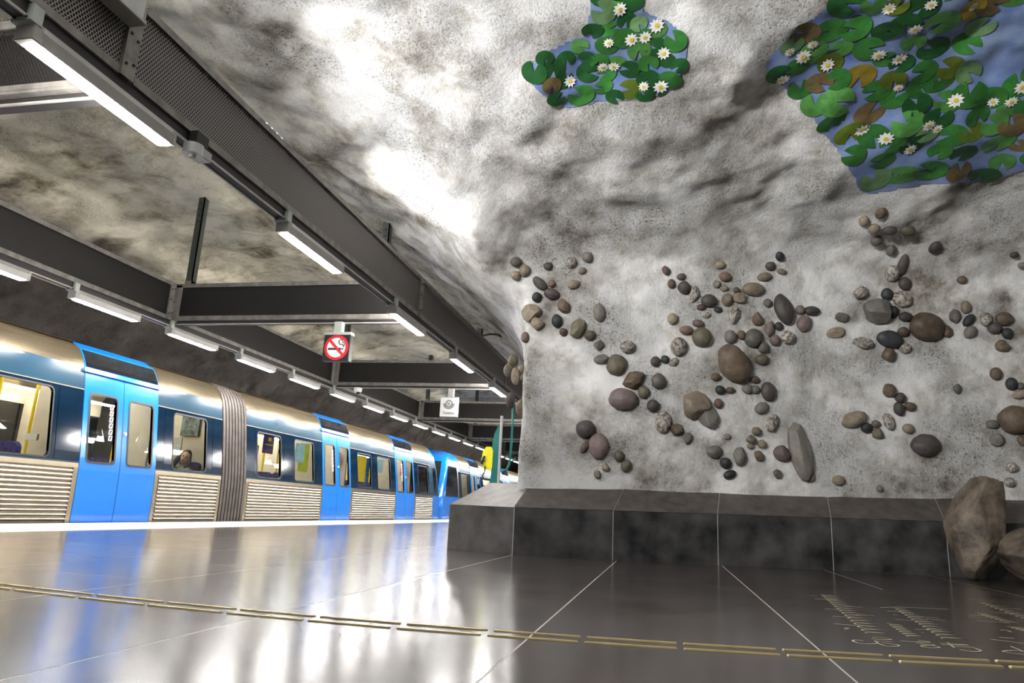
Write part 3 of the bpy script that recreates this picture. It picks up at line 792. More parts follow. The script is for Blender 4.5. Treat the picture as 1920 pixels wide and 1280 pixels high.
for k in range(-2, 22):
    lamp(XLB - 0.048, 6.72 + 1.705 * k, 'lit fluorescent lamp in the long row above the train', 'lamps in the row above the train')
# flood lamps on top of the middle beam, turned to the rock wall
for k, y in enumerate((-3.2, -0.6, 2.0, 4.7, 6.6)):  # first two are added behind the camera to light the wall
    t = thing('flood_lamp', (XR - 0.21, y, ZT), ['added unseen louvred flood lamp at the start of the middle beam', 'added unseen louvred flood lamp on top of the middle beam above the first lamps', 'louvred flood lamp on top of the middle beam near the steel box', 'louvred flood lamp peeping over the middle beam below the bright ceiling', 'louvred flood lamp on the middle beam near the pillar'][k], 'lamp')
    b = MB(); b.prism([(-0.08, 0.0), (0.06, 0.0), (0.10, 0.03), (-0.04, 0.13), (-0.08, 0.10)], 'y', -0.22, 0.22)
    b.v = [(q[0] + XR - 0.21, q[1] + y, q[2] + ZT + (0.05 if k == 3 else 0)) for q in b.v]
    b.build('housing', 'fix', t)
    for q in range(6):
        b = MB(); yy_ = -0.2 + q * 0.08
        b.add([(XR - 0.21 + dx, y + yy_ + dy, ZT + dz + (0.05 if k == 3 else 0)) for dx, dz in ((0.105, 0.028), (-0.035, 0.132), (-0.022, 0.150), (0.120, 0.046)) for dy in (0, 0.006)],
              [(0, 2, 4, 6), (1, 7, 5, 3), (0, 1, 3, 2), (2, 3, 5, 4), (4, 5, 7, 6), (6, 7, 1, 0)])
        b.build('louvre', 'whiteplastic', t)
    ld = bpy.data.lights.new('flood_light', 'AREA'); ld.shape = 'RECTANGLE'; ld.size = 0.15; ld.size_y = 0.4
    ld.energy = FLOOD * (3.4, 2.6, 0.45, 0.22, 0.16)[k]; ld.color = (1.0, 0.985, 0.96); ld.spread = math.radians(150)
    lo = bpy.data.objects.new('flood_light', ld); col.objects.link(lo); lo.parent = t
    lo.location = (0.055, 0, 0.105 + (0.05 if k == 3 else 0))
    d = Vector((0.76, 0.60, 0.24)).normalized()
    lo.rotation_euler = d.to_track_quat('-Z', 'Y').to_euler()

# ------------------------------------------------------------------ box, plate, cable and camera on the beams
p = on_x(226, 25, XR + 0.05)
t = thing('steel_box', (XR + 0.07, p.y, ZB + 0.30), 'grey steel loudspeaker box hung on side of the middle beam', 'loudspeaker')
b = MB(); b.box(XR + 0.012, XR + 0.12, p.y - 0.14, p.y + 0.10, ZB + 0.31, ZB + 0.60, bev=0.008); b.build('case', 'greymetal', t)
b = MB(); b.box(XR + 0.012, XR + 0.132, p.y - 0.155, p.y + 0.115, ZB + 0.295, ZB + 0.318, bev=0.004); b.build('bottom_rim', 'fix', t)
p = on_z(362, 283, 2.66)
t = thing('junction_box', (p.x, p.y, 2.70), 'small round steel junction box beside lamp end under the middle beam', 'junction box')
b = MB(); b.tube([(p.x, p.y, 2.63), (p.x, p.y, 2.70)], 0.065, 14); b.box(p.x - 0.05, p.x + 0.05, p.y, p.y + 0.13, 2.635, 2.70, bev=0.004); b.build('case', 'greymetal', t, smooth=True)
b = MB(); b.tube([(p.x, p.y, 2.61), (p.x, p.y, 2.635)], 0.022, 8); b.build('bolt', 'rail', t)
b = MB(); b.box(p.x - 0.03, p.x + 0.03, p.y - 0.02, p.y + 0.10, 2.695, ZB); b.build('mount', 'dark', t)
p = on_y(668, 724, 13.42)
t = thing('dome_camera', (p.x, 13.52, 2.72), 'white dome security camera under the cross beam', 'camera')
b = MB(); b.tube([(p.x, 13.52, 2.665), (p.x, 13.52, 2.69), (p.x, 13.52, 2.752)], [0.07, 0.085, 0.085], 16); b.build('base', 'whiteplastic', t, smooth=True)
bm_ = bmesh.new(); bmesh.ops.create_uvsphere(bm_, u_segments=14, v_segments=8, radius=0.055)
b = MB(); b.frombm(bm_, 0, Matrix.Translation((p.x, 13.52, 2.665))); b.build('dome', 'blackglass', t, smooth='all')
c0, c1_ = on_y(905, 627, 10.3), on_y(940, 630, 10.0)
pth = [Vector((XR - 0.02, 9.6, ZT + 0.01))]
e_ = hit(941, 631)
end = e_[0] if e_ else c1_
st_ = on_x(905, 627, XR - 0.02)
b = MB(); pts = [st_ + Vector((0, 0, -0.02)), st_.lerp(end, 0.35) + Vector((0, 0, 0.02)), st_.lerp(end, 0.75) + Vector((0, 0, 0.03)), end + (end - st_).normalized() * 0.03]
b.tube(pts, 0.018, 8); tag(b.build('power_cable', 'black', None, smooth='all'), 'black cable looping from middle beam to rock pillar', 'cable')

# ------------------------------------------------------------------ signs
def text_mesh(name, body, size, mat, parent, loc, align='CENTER', sx=1.0):
    cu = bpy.data.curves.new(name, 'FONT'); cu.body = body; cu.size = size; cu.align_x = align; cu.extrude = 0.0006
    ob = bpy.data.objects.new(name, cu); col.objects.link(ob)
    dg = bpy.context.evaluated_depsgraph_get(); me = bpy.data.meshes.new_from_object(ob.evaluated_get(dg))
    bpy.data.objects.remove(ob); bpy.data.curves.remove(cu)
    me.materials.clear(); me.materials.append(M[mat])
    o = bpy.data.objects.new(name, me); col.objects.link(o)
    o.parent = parent; o.location = loc; o.rotation_euler = (math.pi / 2, 0, 0); o.scale = (sx, 1, 1)
    return o
def flat(b, pts, y0, y1, mi=0): b.prism(pts, 'y', y0, y1, mi)
def disc(cx, cz, r, n=40): return [(cx + r * math.cos(2 * math.pi * k / n), cz + r * math.sin(2 * math.pi * k / n)) for k in range(n)]
def ring_mb(cx, cz, r0, r1, y0, y1, a0=0, a1=360, n=48):
    b = MB(); full = a1 - a0 >= 360
    vs = []
    for k in range(n + 1):
        a = math.radians(a0 + (a1 - a0) * k / n)
        for r_ in (r0, r1):
            for y in (y0, y1): vs.append((cx + r_ * math.cos(a), y, cz + r_ * math.sin(a)))
    fs = []
    for k in range(n):
        i = k * 4; j = i + 4
        fs += [(i, j, j + 2, i + 2), (i + 1, i + 3, j + 3, j + 1), (i, i + 1, j + 1, j), (i + 2, j + 2, j + 3, i + 3)]
    if not full: fs += [(0, 2, 3, 1), (n * 4, n * 4 + 1, n * 4 + 3, n * 4 + 2)]
    b.add(vs, fs); return b
SY = 8.30
t = thing('no_smoking_sign', (-4.205, SY, 2.20), 'black square no smoking sign with red ring hanging from cross beam', 'sign')
b = MB(); b.box(-4.392, -4.022, SY, SY + 0.10, 2.215, 2.565, bev=0.004); b.build('panel', 'black', t)
b = MB(); b.box(-4.395, -4.018, SY - 0.002, SY + 0.102, 2.565, 2.60); b.build('top_rail', 'bracket', t)
b = MB(); b.box(-4.28, -4.17, SY + 0.02, SY + 0.10, 2.60, ZB - 0.05, bev=0.004); b.build('hanger', 'bracket', t)
cx, cz = -4.205, 2.392
b = MB(); flat(b, disc(cx, cz, 0.150), SY - 0.003, SY + 0.001); b.build('white_disc', 'signwhite', t)
ring_mb(cx, cz, 0.132, 0.168, SY - 0.006, SY).build('red_ring', 'signred', t)
b = MB(); a_ = math.radians(-45); u = Vector((math.cos(a_), math.sin(a_))); v_ = Vector((-u.y, u.x))
q = [u * 0.14 + v_ * 0.017, u * 0.14 - v_ * 0.017, -u * 0.14 - v_ * 0.017, -u * 0.14 + v_ * 0.017]
flat(b, [(cx + e.x, cz + e.y) for e in q], SY - 0.0065, SY - 0.001); b.build('red_bar', 'signred', t)
b = MB(); b.box(cx - 0.115, cx + 0.065, SY - 0.005, SY - 0.002, cz - 0.032, cz - 0.006); cg = b.build('cigarette', 'black', t)
for dx in (0.073, 0.091):
    b = MB(); b.box(cx + dx, cx + dx + 0.010, SY - 0.005, SY - 0.002, cz - 0.032, cz - 0.006); b.build('ember', 'black', cg)
b = MB()
b.tube([(cx + 0.10, SY - 0.003, cz + 0.005), (cx + 0.098, SY - 0.003, cz + 0.03), (cx + 0.075, SY - 0.003, cz + 0.045), (cx + 0.045, SY - 0.003, cz + 0.045), (cx + 0.03, SY - 0.003, cz + 0.07), (cx + 0.04, SY - 0.003, cz + 0.10)], 0.006, 6)
b.tube([(cx + 0.115, SY - 0.003, cz + 0.02), (cx + 0.105, SY - 0.003, cz + 0.06), (cx + 0.08, SY - 0.003, cz + 0.075), (cx + 0.075, SY - 0.003, cz + 0.10), (cx + 0.045, SY - 0.003, cz + 0.112)], 0.005, 6)
b.build('smoke', 'black', t)
SY = 13.40
t = thing('telephone_sign', (-4.225, SY, 2.18), 'pale grey square Telefon sign with round emblem hanging from cross beam', 'sign')
b = MB(); b.box(-4.408, -4.045, SY, SY + 0.08, 2.18, 2.555, bev=0.004); b.build('panel', 'signgrey', t)
b = MB(); b.box(-4.41, -4.043, SY + 0.02, SY + 0.06, 2.555, 2.575); b.build('top_rail', 'fix', t)
b = MB(); b.box(-4.27, -4.16, SY + 0.02, SY + 0.12, 2.575, ZB - 0.05, bev=0.004); b.build('hanger', 'fix', t)
cx, cz = -4.227, 2.428
ring_mb(cx, cz + 0.012, 0.058, 0.070, SY - 0.004, SY).build('emblem_ring', 'black', t)
for r_ in (0.080, 0.102): ring_mb(cx, cz + 0.012, r_, r_ + 0.010, SY - 0.004, SY, 180, 360).build('emblem_arc', 'black', t)
text_mesh('emblem_letters', 'SL', 0.088, 'black', t, (cx - t.location.x, -0.002, cz - 0.018 - 2.18))
text_mesh('lettering', 'Telefon', 0.078, 'black', t, (cx - t.location.x, -0.002, 0.045))

# ------------------------------------------------------------------ telephone stand beyond the plinth
PY = 9.2
t = thing('telephone_stand', (-2.17, PY, 0), 'teal telephone stand with yellow handset box behind end of the plinth', 'telephone')
b = MB(); b.prism([(-0.02, 0.0), (0.07, 0.0), (0.07, 1.52), (0.045, 1.52), (0.0, 1.42), (-0.02, 1.30)], 'y', -0.02, 0.10)
b.v = [(q[0] - 2.235, q[1] + PY, q[2]) for q in b.v]; b.build('back_board', 'green', t)
b = MB(); b.tube([(-2.145, PY - 0.02, 0), (-2.145, PY - 0.02, 1.66)], 0.02, 10); b.build('post', 'greymetal', t, smooth=True)
b = MB(); b.prism([(-0.13, 0.96), (-0.015, 0.93), (-0.005, 1.0), (-0.005, 1.20), (-0.03, 1.245), (-0.10, 1.245), (-0.145, 1.17), (-0.15, 1.05)], 'y', 0.0, 0.22)
b.v = [(q[0] - 2.235, q[1] + PY - 0.03, q[2]) for q in b.v]; ph = b.build('phone_box', 'phoneyellow', t)
b = MB(); b.tube([(-2.385, PY - 0.04, 1.02), (-2.37, PY - 0.055, 1.06), (-2.345, PY - 0.05, 1.12)], [0.016, 0.012, 0.016], 8); b.build('handset', 'black', ph, smooth=True)
b = MB(); b.box(-2.39, -2.33, PY - 0.05, PY - 0.028, 1.06, 1.09, bev=0.004); b.build('coin_plate', 'greymetal', ph)
b = MB(); b.tube([(-2.33, PY - 0.05, 0.99), (-2.33, PY - 0.05, 0.92), (-2.36, PY - 0.05, 0.86), (-2.33, PY - 0.05, 0.81), (-2.26, PY - 0.03, 0.82)], 0.009, 8); b.build('cord', 'black', ph, smooth='all')
pts = [on_y(962, 742, PY), on_y(961, 800, PY), on_y(957, 855, PY), on_y(955, 870, PY), on_y(950, 880, PY), on_y(940, 885, PY)]
b = MB(); b.tube(pts, 0.016, 10); tag(b.build('grab_rail', 'green', None, smooth='all'), 'bent teal steel pipe beside the telephone stand', 'rail')

# ------------------------------------------------------------------ trains
PZ = [-0.45, -0.2, 0.02, 0.30, 0.70, 0.90, 1.20, 1.55, 1.75, 1.95, 2.03, 2.12, 2.22, 2.30, 2.36, 2.42, 2.47, 2.50]
PX = [-7.50, -7.46, -7.448, -7.448, -7.462, -7.482, -7.522, -7.570, -7.602, -7.638, -7.655, -7.690, -7.740, -7.800, -7.875, -8.02, -8.35, -8.9]
def prof(z): return float(np.interp(z, PZ, PX))
XC = -8.9
def zsteps(z0, z1):
    zs = [z0] + [z for z in np.arange(-0.4, 2.55, 0.1) if z0 + 0.02 < z < z1 - 0.02] + [z1]
    return zs
def skin(b, y0, y1, z0, z1, off=0.0, th=0.03, mi=0, slope=None):
    """curved panel following the side of the car; off > 0 stands proud"""
    zs = zsteps(z0, z1); vs = []; n = len(zs)
    for z in zs:
        ya, yb = (y0, y1) if slope is None else slope(z, y0, y1)
        for y in (ya, yb):
            vs.append((prof(z) + off, y, z)); vs.append((prof(z) + off - th, y, z))
    fs = []
    for i in range(n - 1):
        a = i * 4; c = a + 4
        fs += [(a, a + 2, c + 2, c), (a + 1, c + 1, c + 3, a + 3), (a, c, c + 1, a + 1), (a + 2, a + 3, c + 3, c + 2)]
    e = (n - 1) * 4
    fs += [(0, 1, 3, 2), (e, e + 2, e + 3, e + 1)]
    b.add(vs, fs, mi); return b
def rrect(y0, y1, z0, z1, r, n=5):
    pts = []
    for cy, cz, a0 in ((y1 - r, z1 - r, 0), (y0 + r, z1 - r, 90), (y0 + r, z0 + r, 180), (y1 - r, z0 + r, 270)):
        for k in range(n + 1):
            a = math.radians(a0 + 90 * k / n); pts.append((cy + r * math.cos(a), cz + r * math.sin(a)))
    return pts
def holed(b, y0, y1, z0, z1, h, r=0.06, off=0.0, th=0.035, mi=0):
    """panel y0..y1 x z0..z1 with a rounded window hole h=(ya,yb,za,zb)"""
    inn = rrect(*h, r); n = len(inn); q = n // 4
    out = []
    for i, (y, z) in enumerate(inn):
        s = i // q
        k = i % q
        f = k / (q - 1)
        if s == 0: out.append((y1, z) if k == 0 else ((y, z1) if k == q - 1 else (y1, z1)))
        elif s == 1: out.append((y, z1) if k == 0 else ((y0, z) if k == q - 1 else (y0, z1)))
        elif s == 2: out.append((y0, z) if k == 0 else ((y, z0) if k == q - 1 else (y0, z0)))
        else: out.append((y, z0) if k == 0 else ((y1, z) if k == q - 1 else (y1, z0)))
    vs = [(prof(z) + off, y, z) for y, z in out] + [(prof(z) + off, y, z) for y, z in inn] + [(prof(z) + off - th, y, z) for y, z in inn] + [(prof(z) + off - th, y, z) for y, z in out]
    fs = []
    for i in range(n):
        j = (i + 1) % n
        fs += [(i, j, n + j, n + i), (n + i, n + j, 2 * n + j, 2 * n + i), (3 * n + i, 3 * n + j, j, i)]
    b.add(vs, fs, mi); return b
def pane(b, h, r=0.06, off=-0.02, mi=0):
    pts = rrect(*h, r); n = len(pts)
    cy, cz = (h[0] + h[1]) / 2, (h[2] + h[3]) / 2
    vs = [(prof(cz) + off, cy, cz)] + [(prof(z) + off, y, z) for y, z in pts]
    b.add(vs, [(0, 1 + i, 1 + (i + 1) % n) for i in range(n)], mi); return b
def gasket(h, r=0.06, wd=0.022, off=0.004):
    b = MB(); holed_ring = rrect(h[0] - wd, h[1] + wd, h[2] - wd, h[3] + wd, r + wd); inn = rrect(*h, r); n = len(inn)
    vs = [(prof(z) + off, y, z) for y, z in holed_ring] + [(prof(z) + off, y, z) for y, z in inn] + [(prof(z) - 0.03, y, z) for y, z in inn]
    fs = []
    for i in range(n):
        j = (i + 1) % n; fs += [(i, j, n + j, n + i), (n + i, n + j, 2 * n + j, 2 * n + i)]
    b.add(vs, fs); return b

Z_RIB, Z_WIN, Z_MID, Z_GOLD = 0.76, 0.78, 1.73, 2.04
def window(tr, y0, y1, h, z0=Z_WIN, z1=Z_MID, clear=True):
    b = MB(); holed(b, y0 + 0.004, y1 - 0.004, z0, z1, h)
    p = b.build('window_panel', 'navy', tr)
    gasket(h).build('gasket', 'rubber', p)
    b = MB(); pane(b, h); b.build('pane', 'glass', p)
def solid(tr, y0, y1, z0=Z_WIN, z1=Z_MID, mat='navy', nm='side_panel'):
    b = MB(); skin(b, y0 + 0.004, y1 - 0.004, z0, z1); b.build(nm, mat, tr)
def door(tr, y0, y1, far=False):
    ym = (y0 + y1) / 2
    for a, e, s in ((y0, ym, 1), (ym, y1, -1)):
        wa, we = (a + 0.14, e - 0.12) if s == 1 else (a + 0.12, e - 0.14)
        if s == 1: wa, we = a + 0.12, e - 0.13
        else: wa, we = a + 0.13, e - 0.12
        h = (wa, we, 0.80, 1.69)
        b = MB()
        skin(b, a + 0.006, e - 0.006, -0.02, 0.68, 0.006); holed(b, a + 0.006, e - 0.006, 0.68, 1.80, h, 0.04, 0.006); skin(b, a + 0.006, e - 0.006, 1.80, 1.975, 0.006)
        lf = b.build('door_leaf', 'blue', tr)
        gasket(h, 0.04, 0.028, 0.011).build('gasket', 'rubber', lf)
        b = MB(); pane(b, h, 0.04); b.build('pane', 'glass', lf)
        if s == -1:
            b = MB(); b.tube([(prof(1.22) + 0.004, a + 0.05, 1.22), (prof(1.22) + 0.022, a + 0.05, 1.22)], 0.028, 12); b.build('button', 'greymetal', lf)
    b = MB(); skin(b, ym - 0.012, ym + 0.012, -0.02, 1.97, 0.0); b.build('door_seal', 'rubber', tr)
    # header: drip lip, black display and blue cove
    b = MB(); skin(b, y0 - 0.03, y1 + 0.03, 1.975, 2.03, 0.035, 0.05); hd = b.build('door_header', 'blue', tr)
    b = MB(); skin(b, y0, y1, 2.03, 2.40, 0.006); b.build('cove', 'blue', hd)
    b = MB(); skin(b, y0 + 0.02, y1 - 0.02, 2.05, 2.285, 0.014, 0.02); b.build('display', 'blackglass', hd)
def ribs(tr, y0, y1):
    b = MB(); skin(b, y0 + 0.004, y1 - 0.004, -0.02, Z_RIB, -0.012)
    skin(b, y0 + 0.004, y0 + 0.075, -0.02, Z_RIB, 0.004, mi=1); skin(b, y1 - 0.075, y1 - 0.004, -0.02, Z_RIB, 0.004, mi=1); skin(b, y0 + 0.07, y1 - 0.07, 0.70, Z_RIB, 0.004, mi=1)
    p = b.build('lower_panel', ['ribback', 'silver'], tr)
    b = MB()
    for k in range(12):
        zc = 0.055 + k * 0.055
        yy = (y0 + 0.09, y1 - 0.09)
        vs = []
        for y in (yy[0] - 0.0, yy[1]):
            for a in range(5):
                t_ = math.pi * a / 4
                vs.append((prof(zc) - 0.013 + 0.030 * math.sin(t_), y, zc + 0.0165 * math.cos(t_)))
        b.add(vs, [(i, i + 1, i + 6, i + 5) for i in range(4)] + [(0, 1, 2, 3, 4), (9, 8, 7, 6, 5)])
    b.build('pressed_ribs', 'silver', p, smooth=False, kind='stuff')
    b = MB(); skin(b, y0 + 0.004, y1 - 0.004, Z_RIB, Z_WIN, 0.004, 0.03); b.build('trim_strip', 'mid', p)
def roof(tr, y0, y1, blue=False):
    b = MB(); skin(b, y0, y1, Z_GOLD, 2.50); b.build('roof_cove', 'blue' if blue else 'gold', tr, smooth=True)
    b = MB(); skin(b, y0, y1, 2.375, 2.395, 0.02, 0.03); b.build('gutter', 'gold', tr)
def upper(tr, y0, y1):
    b = MB(); skin(b, y0 + 0.003, y1 - 0.003, Z_MID + 0.006, Z_GOLD - 0.006); b.build('upper_panel', 'mid', tr)
    b = MB(); skin(b, y0, y1, Z_MID - 0.006, Z_MID + 0.006, 0.003, 0.02); b.build('trim_line', 'silver', tr)

def interior(tr, y0, y1, doors):
    xo, xi = -7.72, -10.12
    b = MB(); b.box(xi, xo + 0.16, y0, y1, -0.02, 0.03); b.build('cabin_floor', 'greymetal', tr)
    b = MB(); b.box(xi, xo, y0, y1, 2.08, 2.11); b.build('cabin_ceiling', 'cream', tr)
    b = MB(); b.box(xi - 0.03, xi, y0, y1, 0.03, 0.80); b.box(xi - 0.03, xi, y0, y1, 1.72, 2.08); b.build('far_wall', 'cream', tr)
    b = MB(); b.box(xi - 0.05, xi - 0.02, y0, y1, 0.80, 1.72); b.build('far_window_band', 'blackglass', tr)
    y = y0 + 0.6
    while y < y1 - 0.3:
        b = MB(); b.box(xi - 0.015, xi + 0.01, y, y + 0.38, 0.8, 1.72); b.build('far_wall_post', 'cream', tr); y += 1.75
    for x_, zl_ in ((-8.15, 2.055), (-9.80, 1.90)):
        b = MB(); b.box(x_ - 0.07, x_ + 0.07, y0 + 0.1, y1 - 0.1, zl_, zl_ + 0.022); b.build('cabin_light', 'cabin', tr)
    # off-side and roof of the body
    b = MB()
    ring = [(-10.30, -0.45), (-10.34, 0.7), (-10.20, 1.95), (-10.0, 2.30), (-9.6, 2.43), (-8.9, 2.50), (-8.9, 2.46), (-9.6, 2.39), (-9.95, 2.27), (-10.15, 1.95), (-10.27, 0.7), (-10.25, -0.45)]
    b.prism(ring, 'y', y0, y1); b.build('off_side_shell', 'gold', tr)
    b = MB(); b.box(-10.25, -7.53, y0, y1, -0.45, -0.05); b.build('underframe', 'dark', tr)
    for d0, d1 in doors:
        for yy in (d0 - 0.06, d1 + 0.02):
            b = MB(); b.box(-8.25, -7.66, yy, yy + 0.04, 0.03, 1.86, bev=0.01); b.build('draught_screen', 'cream', tr)
            b = MB(); b.box(-10.1, -9.55, yy, yy + 0.04, 0.03, 1.86, bev=0.01); b.build('draught_screen', 'cream', tr)
        for px_ in (-8.30, -9.50):
            for yy in (d0 - 0.04, d1 + 0.04):
                b = MB(); b.tube([(px_, yy, 0.03), (px_, yy, 2.08)], 0.020, 8); b.build('grab_pole', 'yellow', tr, smooth=True)
def seat(tr, y, face, xs=(-7.98, -8.42), top=0.97):
    for x_ in xs:
        b = MB(); b.box(x_ - 0.21, x_ + 0.21, min(y, y + face * 0.42), max(y, y + face * 0.42), 0.38, 0.47, bev=0.03); s_ = b.build('seat', 'seat', tr, smooth=True)
        b = MB(); pts = rrect(x_ - 0.21, x_ + 0.21, 0.44, top, 0.09)
        b.prism(pts, 'y', y - 0.05, y + 0.03); b.build('backrest', 'seat', s_)
        b = MB(); b.box(x_ - 0.15, x_ + 0.15, min(y, y + face * 0.3), max(y, y + face * 0.3), 0.03, 0.38); b.build('pedestal', 'greymetal', s_)
def bellows(tr, y0, y1):
    b = MB(); n = 8; st = 4
    zs = list(np.arange(-0.2, 2.47, 0.12)) + [2.47]
    ysn = n * st; vs = []
    for i in range(ysn + 1):
        y = y0 + (y1 - y0) * i / ysn; amp = (0.045, 0.02, -0.05, 0.02)[i % 4]
        for z in zs: vs.append((prof(z) - 0.045 + amp, y, z))
    m = len(zs)
    b.add(vs, [(i * m + k, (i + 1) * m + k, (i + 1) * m + k + 1, i * m + k + 1) for i in range(ysn) for k in range(m - 1)])
    b.m = [1 if (f // (m - 1)) % 4 in (1, 2) else 0 for f in range(len(b.f))]  # valley faces take the darker colour as painted pleat shade
    b.build('bellows', ['bellows', 'bellowsshade'], tr)
    b = MB(); b.box(-10.2, -7.75, y0, y1, 0.0, 0.03); b.box(-10.25, -10.2, y0, y1, 0, 2.4); b.build('gangway', 'dark', tr)

DOORS1 = [(3.30, 4.76), (7.93, 9.38), (14.80, 16.29), (19.30, 20.85)]
tr1 = thing('metro_train', (XC, 8.0, 0), 'articulated metro train with blue doors, navy window band and brown bellows alongside platform', 'train')
END1 = 23.45
for a, e in ((1.0, 3.30), (4.76, 7.93), (9.38, 11.03)): upper(tr1, a, e); roof(tr1, a, e); ribs(tr1, a, e)
for a, e in ((11.78, 14.80), (16.29, 19.30), (20.85, 22.62)): upper(tr1, a, e); roof(tr1, a, e); ribs(tr1, a, e)
solid(tr1, 1.0, 3.30); solid(tr1, 4.76, 5.45)
for d0, d1 in DOORS1: door(tr1, d0, d1)
window(tr1, 5.45, 7.53, (5.65, 7.44, 0.81, 1.67)); solid(tr1, 7.53, 7.93)
solid(tr1, 9.38, 9.55); window(tr1, 9.55, 10.76, (9.76, 10.58, 0.81, 1.66)); solid(tr1, 10.76, 11.03)
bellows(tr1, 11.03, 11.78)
solid(tr1, 11.78, 12.06); window(tr1, 12.06, 13.12, (12.15, 12.99, 0.82, 1.64)); solid(tr1, 13.12, 13.44)
window(tr1, 13.44, 14.54, (13.56, 14.38, 0.82, 1.64)); solid(tr1, 14.54, 14.80)
solid(tr1, 16.29, 16.55); window(tr1, 16.55, 17.70, (16.72, 17.55, 0.82, 1.64)); window(tr1, 17.70, 19.0, (18.0, 18.9, 0.82, 1.64)); solid(tr1, 19.0, 19.30)
solid(tr1, 20.85, 21.1); window(tr1, 21.1, 22.3, (21.25, 22.15, 0.82, 1.64)); solid(tr1, 22.3, 22.62, mat='mid')
interior(tr1, 1.0, 11.03, DOORS1[:2]); interior(tr1, 11.78, 22.6, DOORS1[2:])
def nose(tr, ys, s):
    """rounded end of a unit; ys(z) = end position along the side, s = +1 end towards +Y, -1 towards -Y"""
    zs = [-0.3, 0.0, 0.4, 0.75, 0.80, 1.2, 1.6, 2.0, 2.2, 2.32, 2.42, 2.48]
    nx = 12; b = MB(); rings = []
    for z in zs:
        hw = XC - prof(z); hw = abs(hw)
        rings.append([(XC + hw * math.cos(math.pi * k / nx), ys(z) + s * 0.13 * math.sin(math.pi * k / nx), z) for k in range(nx + 1)])
    vs = [p for r_ in rings for p in r_]; m = nx + 1
    for i in range(len(zs) - 1):
        for k in range(nx):
            glass = 0.78 < (zs[i] + zs[i + 1]) / 2 < 2.0 and 1 < k < nx - 2
            black = -0.2 < (zs[i] + zs[i + 1]) / 2 < 0.1 
            b.f.append((i * m + k, i * m + k + 1, (i + 1) * m + k + 1, (i + 1) * m + k)); b.m.append(1 if glass else 0)
    b.v = vs
    b.build('cab_front', ['blue', 'blackglass'], tr, smooth=True)
e1 = lambda z: float(np.interp(z, [-0.4, 0.75, 1.6, 2.0, 2.2, 2.35, 2.5], [23.28, 23.28, 23.15, 22.98, 22.8, 22.6, 22.3]))
nose(tr1, e1, 1)
def sl1(z, a, e): return (a, e1(z))
b = MB(); skin(b, 22.62, 23.2, -0.02, 0.76, 0.0, slope=sl1); b.build('cab_skirt', 'blue', tr1)
b = MB(); skin(b, 22.62, 23.2, 0.76, 2.03, 0.0, slope=sl1); cw = b.build('cab_side', 'mid', tr1)
b = MB(); skin(b, 22.72, 23.02, 0.82, 1.66, 0.006, 0.02); b.build('cab_window', 'blackglass', cw)
b = MB(); skin(b, 22.62, 23.2, 2.03, 2.44, 0.0, slope=lambda z, a, e: (a, max(a, e1(z)))); b.build('cab_roof', 'blue', tr1)

tr2 = thing('metro_train', (XC, 40.0, 0), 'second metro train with rounded blue cab coupled close beyond the first', 'train')
e2 = lambda z: float(np.interp(z, [-0.4, 0.75, 1.2, 1.6, 2.0, 2.2, 2.35, 2.5], [23.72, 23.72, 23.95, 24.18, 24.45, 24.65, 24.95, 25.5]))
nose(tr2, e2, -1)
def sl2(z, a, e): return (e2(z), e)
b = MB(); skin(b, 23.72, 26.0, -0.02, 0.76, slope=sl2); b.build('cab_skirt', 'blue', tr2)
b = MB(); skin(b, 24.3, 26.0, 0.76, 2.03, slope=sl2); cw = b.build('cab_side', 'blue', tr2)
b = MB(); skin(b, 24.3, 25.6, 0.80, 1.85, 0.012, 0.02, slope=lambda z, a, e: (e2(z) + 0.22, e)); b.build('cab_window', 'blackglass', cw)
b = MB(); skin(b, 25.6, 25.72, 0.78, 1.95, 0.014, 0.02); b.build('cab_pillar', 'silver', cw)
b = MB(); skin(b, 25.72, 26.0, 0.78, 1.72, 0.012, 0.02); b.build('cab_door', 'navy', cw)
b = MB(); skin(b, 24.5, 26.0, 2.03, 2.46, slope=lambda z, a, e: (e2(z), e)); b.build('cab_roof', 'blue', tr2)
D2 = [(27.5, 29.0), (33.4, 34.9)]
for a, e in ((26.0, 27.5), (29.0, 33.4), (34.9, 41.0)): upper(tr2, a, e); roof(tr2, a, e); ribs(tr2, a, e)
for d0, d1 in D2: door(tr2, d0, d1)
window(tr2, 26.0, 27.4, (26.15, 27.1, 0.82, 1.64)); solid(tr2, 27.4, 27.5)
solid(tr2, 29.0, 29.3); window(tr2, 29.3, 31.0, (29.5, 30.8, 0.82, 1.64)); window(tr2, 31.0, 33.0, (31.2, 32.8, 0.82, 1.64)); solid(tr2, 33.0, 33.4)
solid(tr2, 34.9, 35.2); window(tr2, 35.2, 37.0, (35.4, 36.8, 0.82, 1.64)); solid(tr2, 37.0, 41.0)
interior(tr2, 26.0, 41.0, D2)
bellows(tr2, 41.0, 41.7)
for nm_, z0, z1, mt in (('lower_panel', -0.02, 0.78, 'silver'), ('side_panel', 0.78, 1.73, 'navy'), ('upper_panel', 1.73, 2.04, 'mid'), ('roof_cove', 2.04, 2.5, 'gold')):
    b = MB(); skin(b, 41.7, 58, z0, z1); b.build(nm_, mt, tr2)
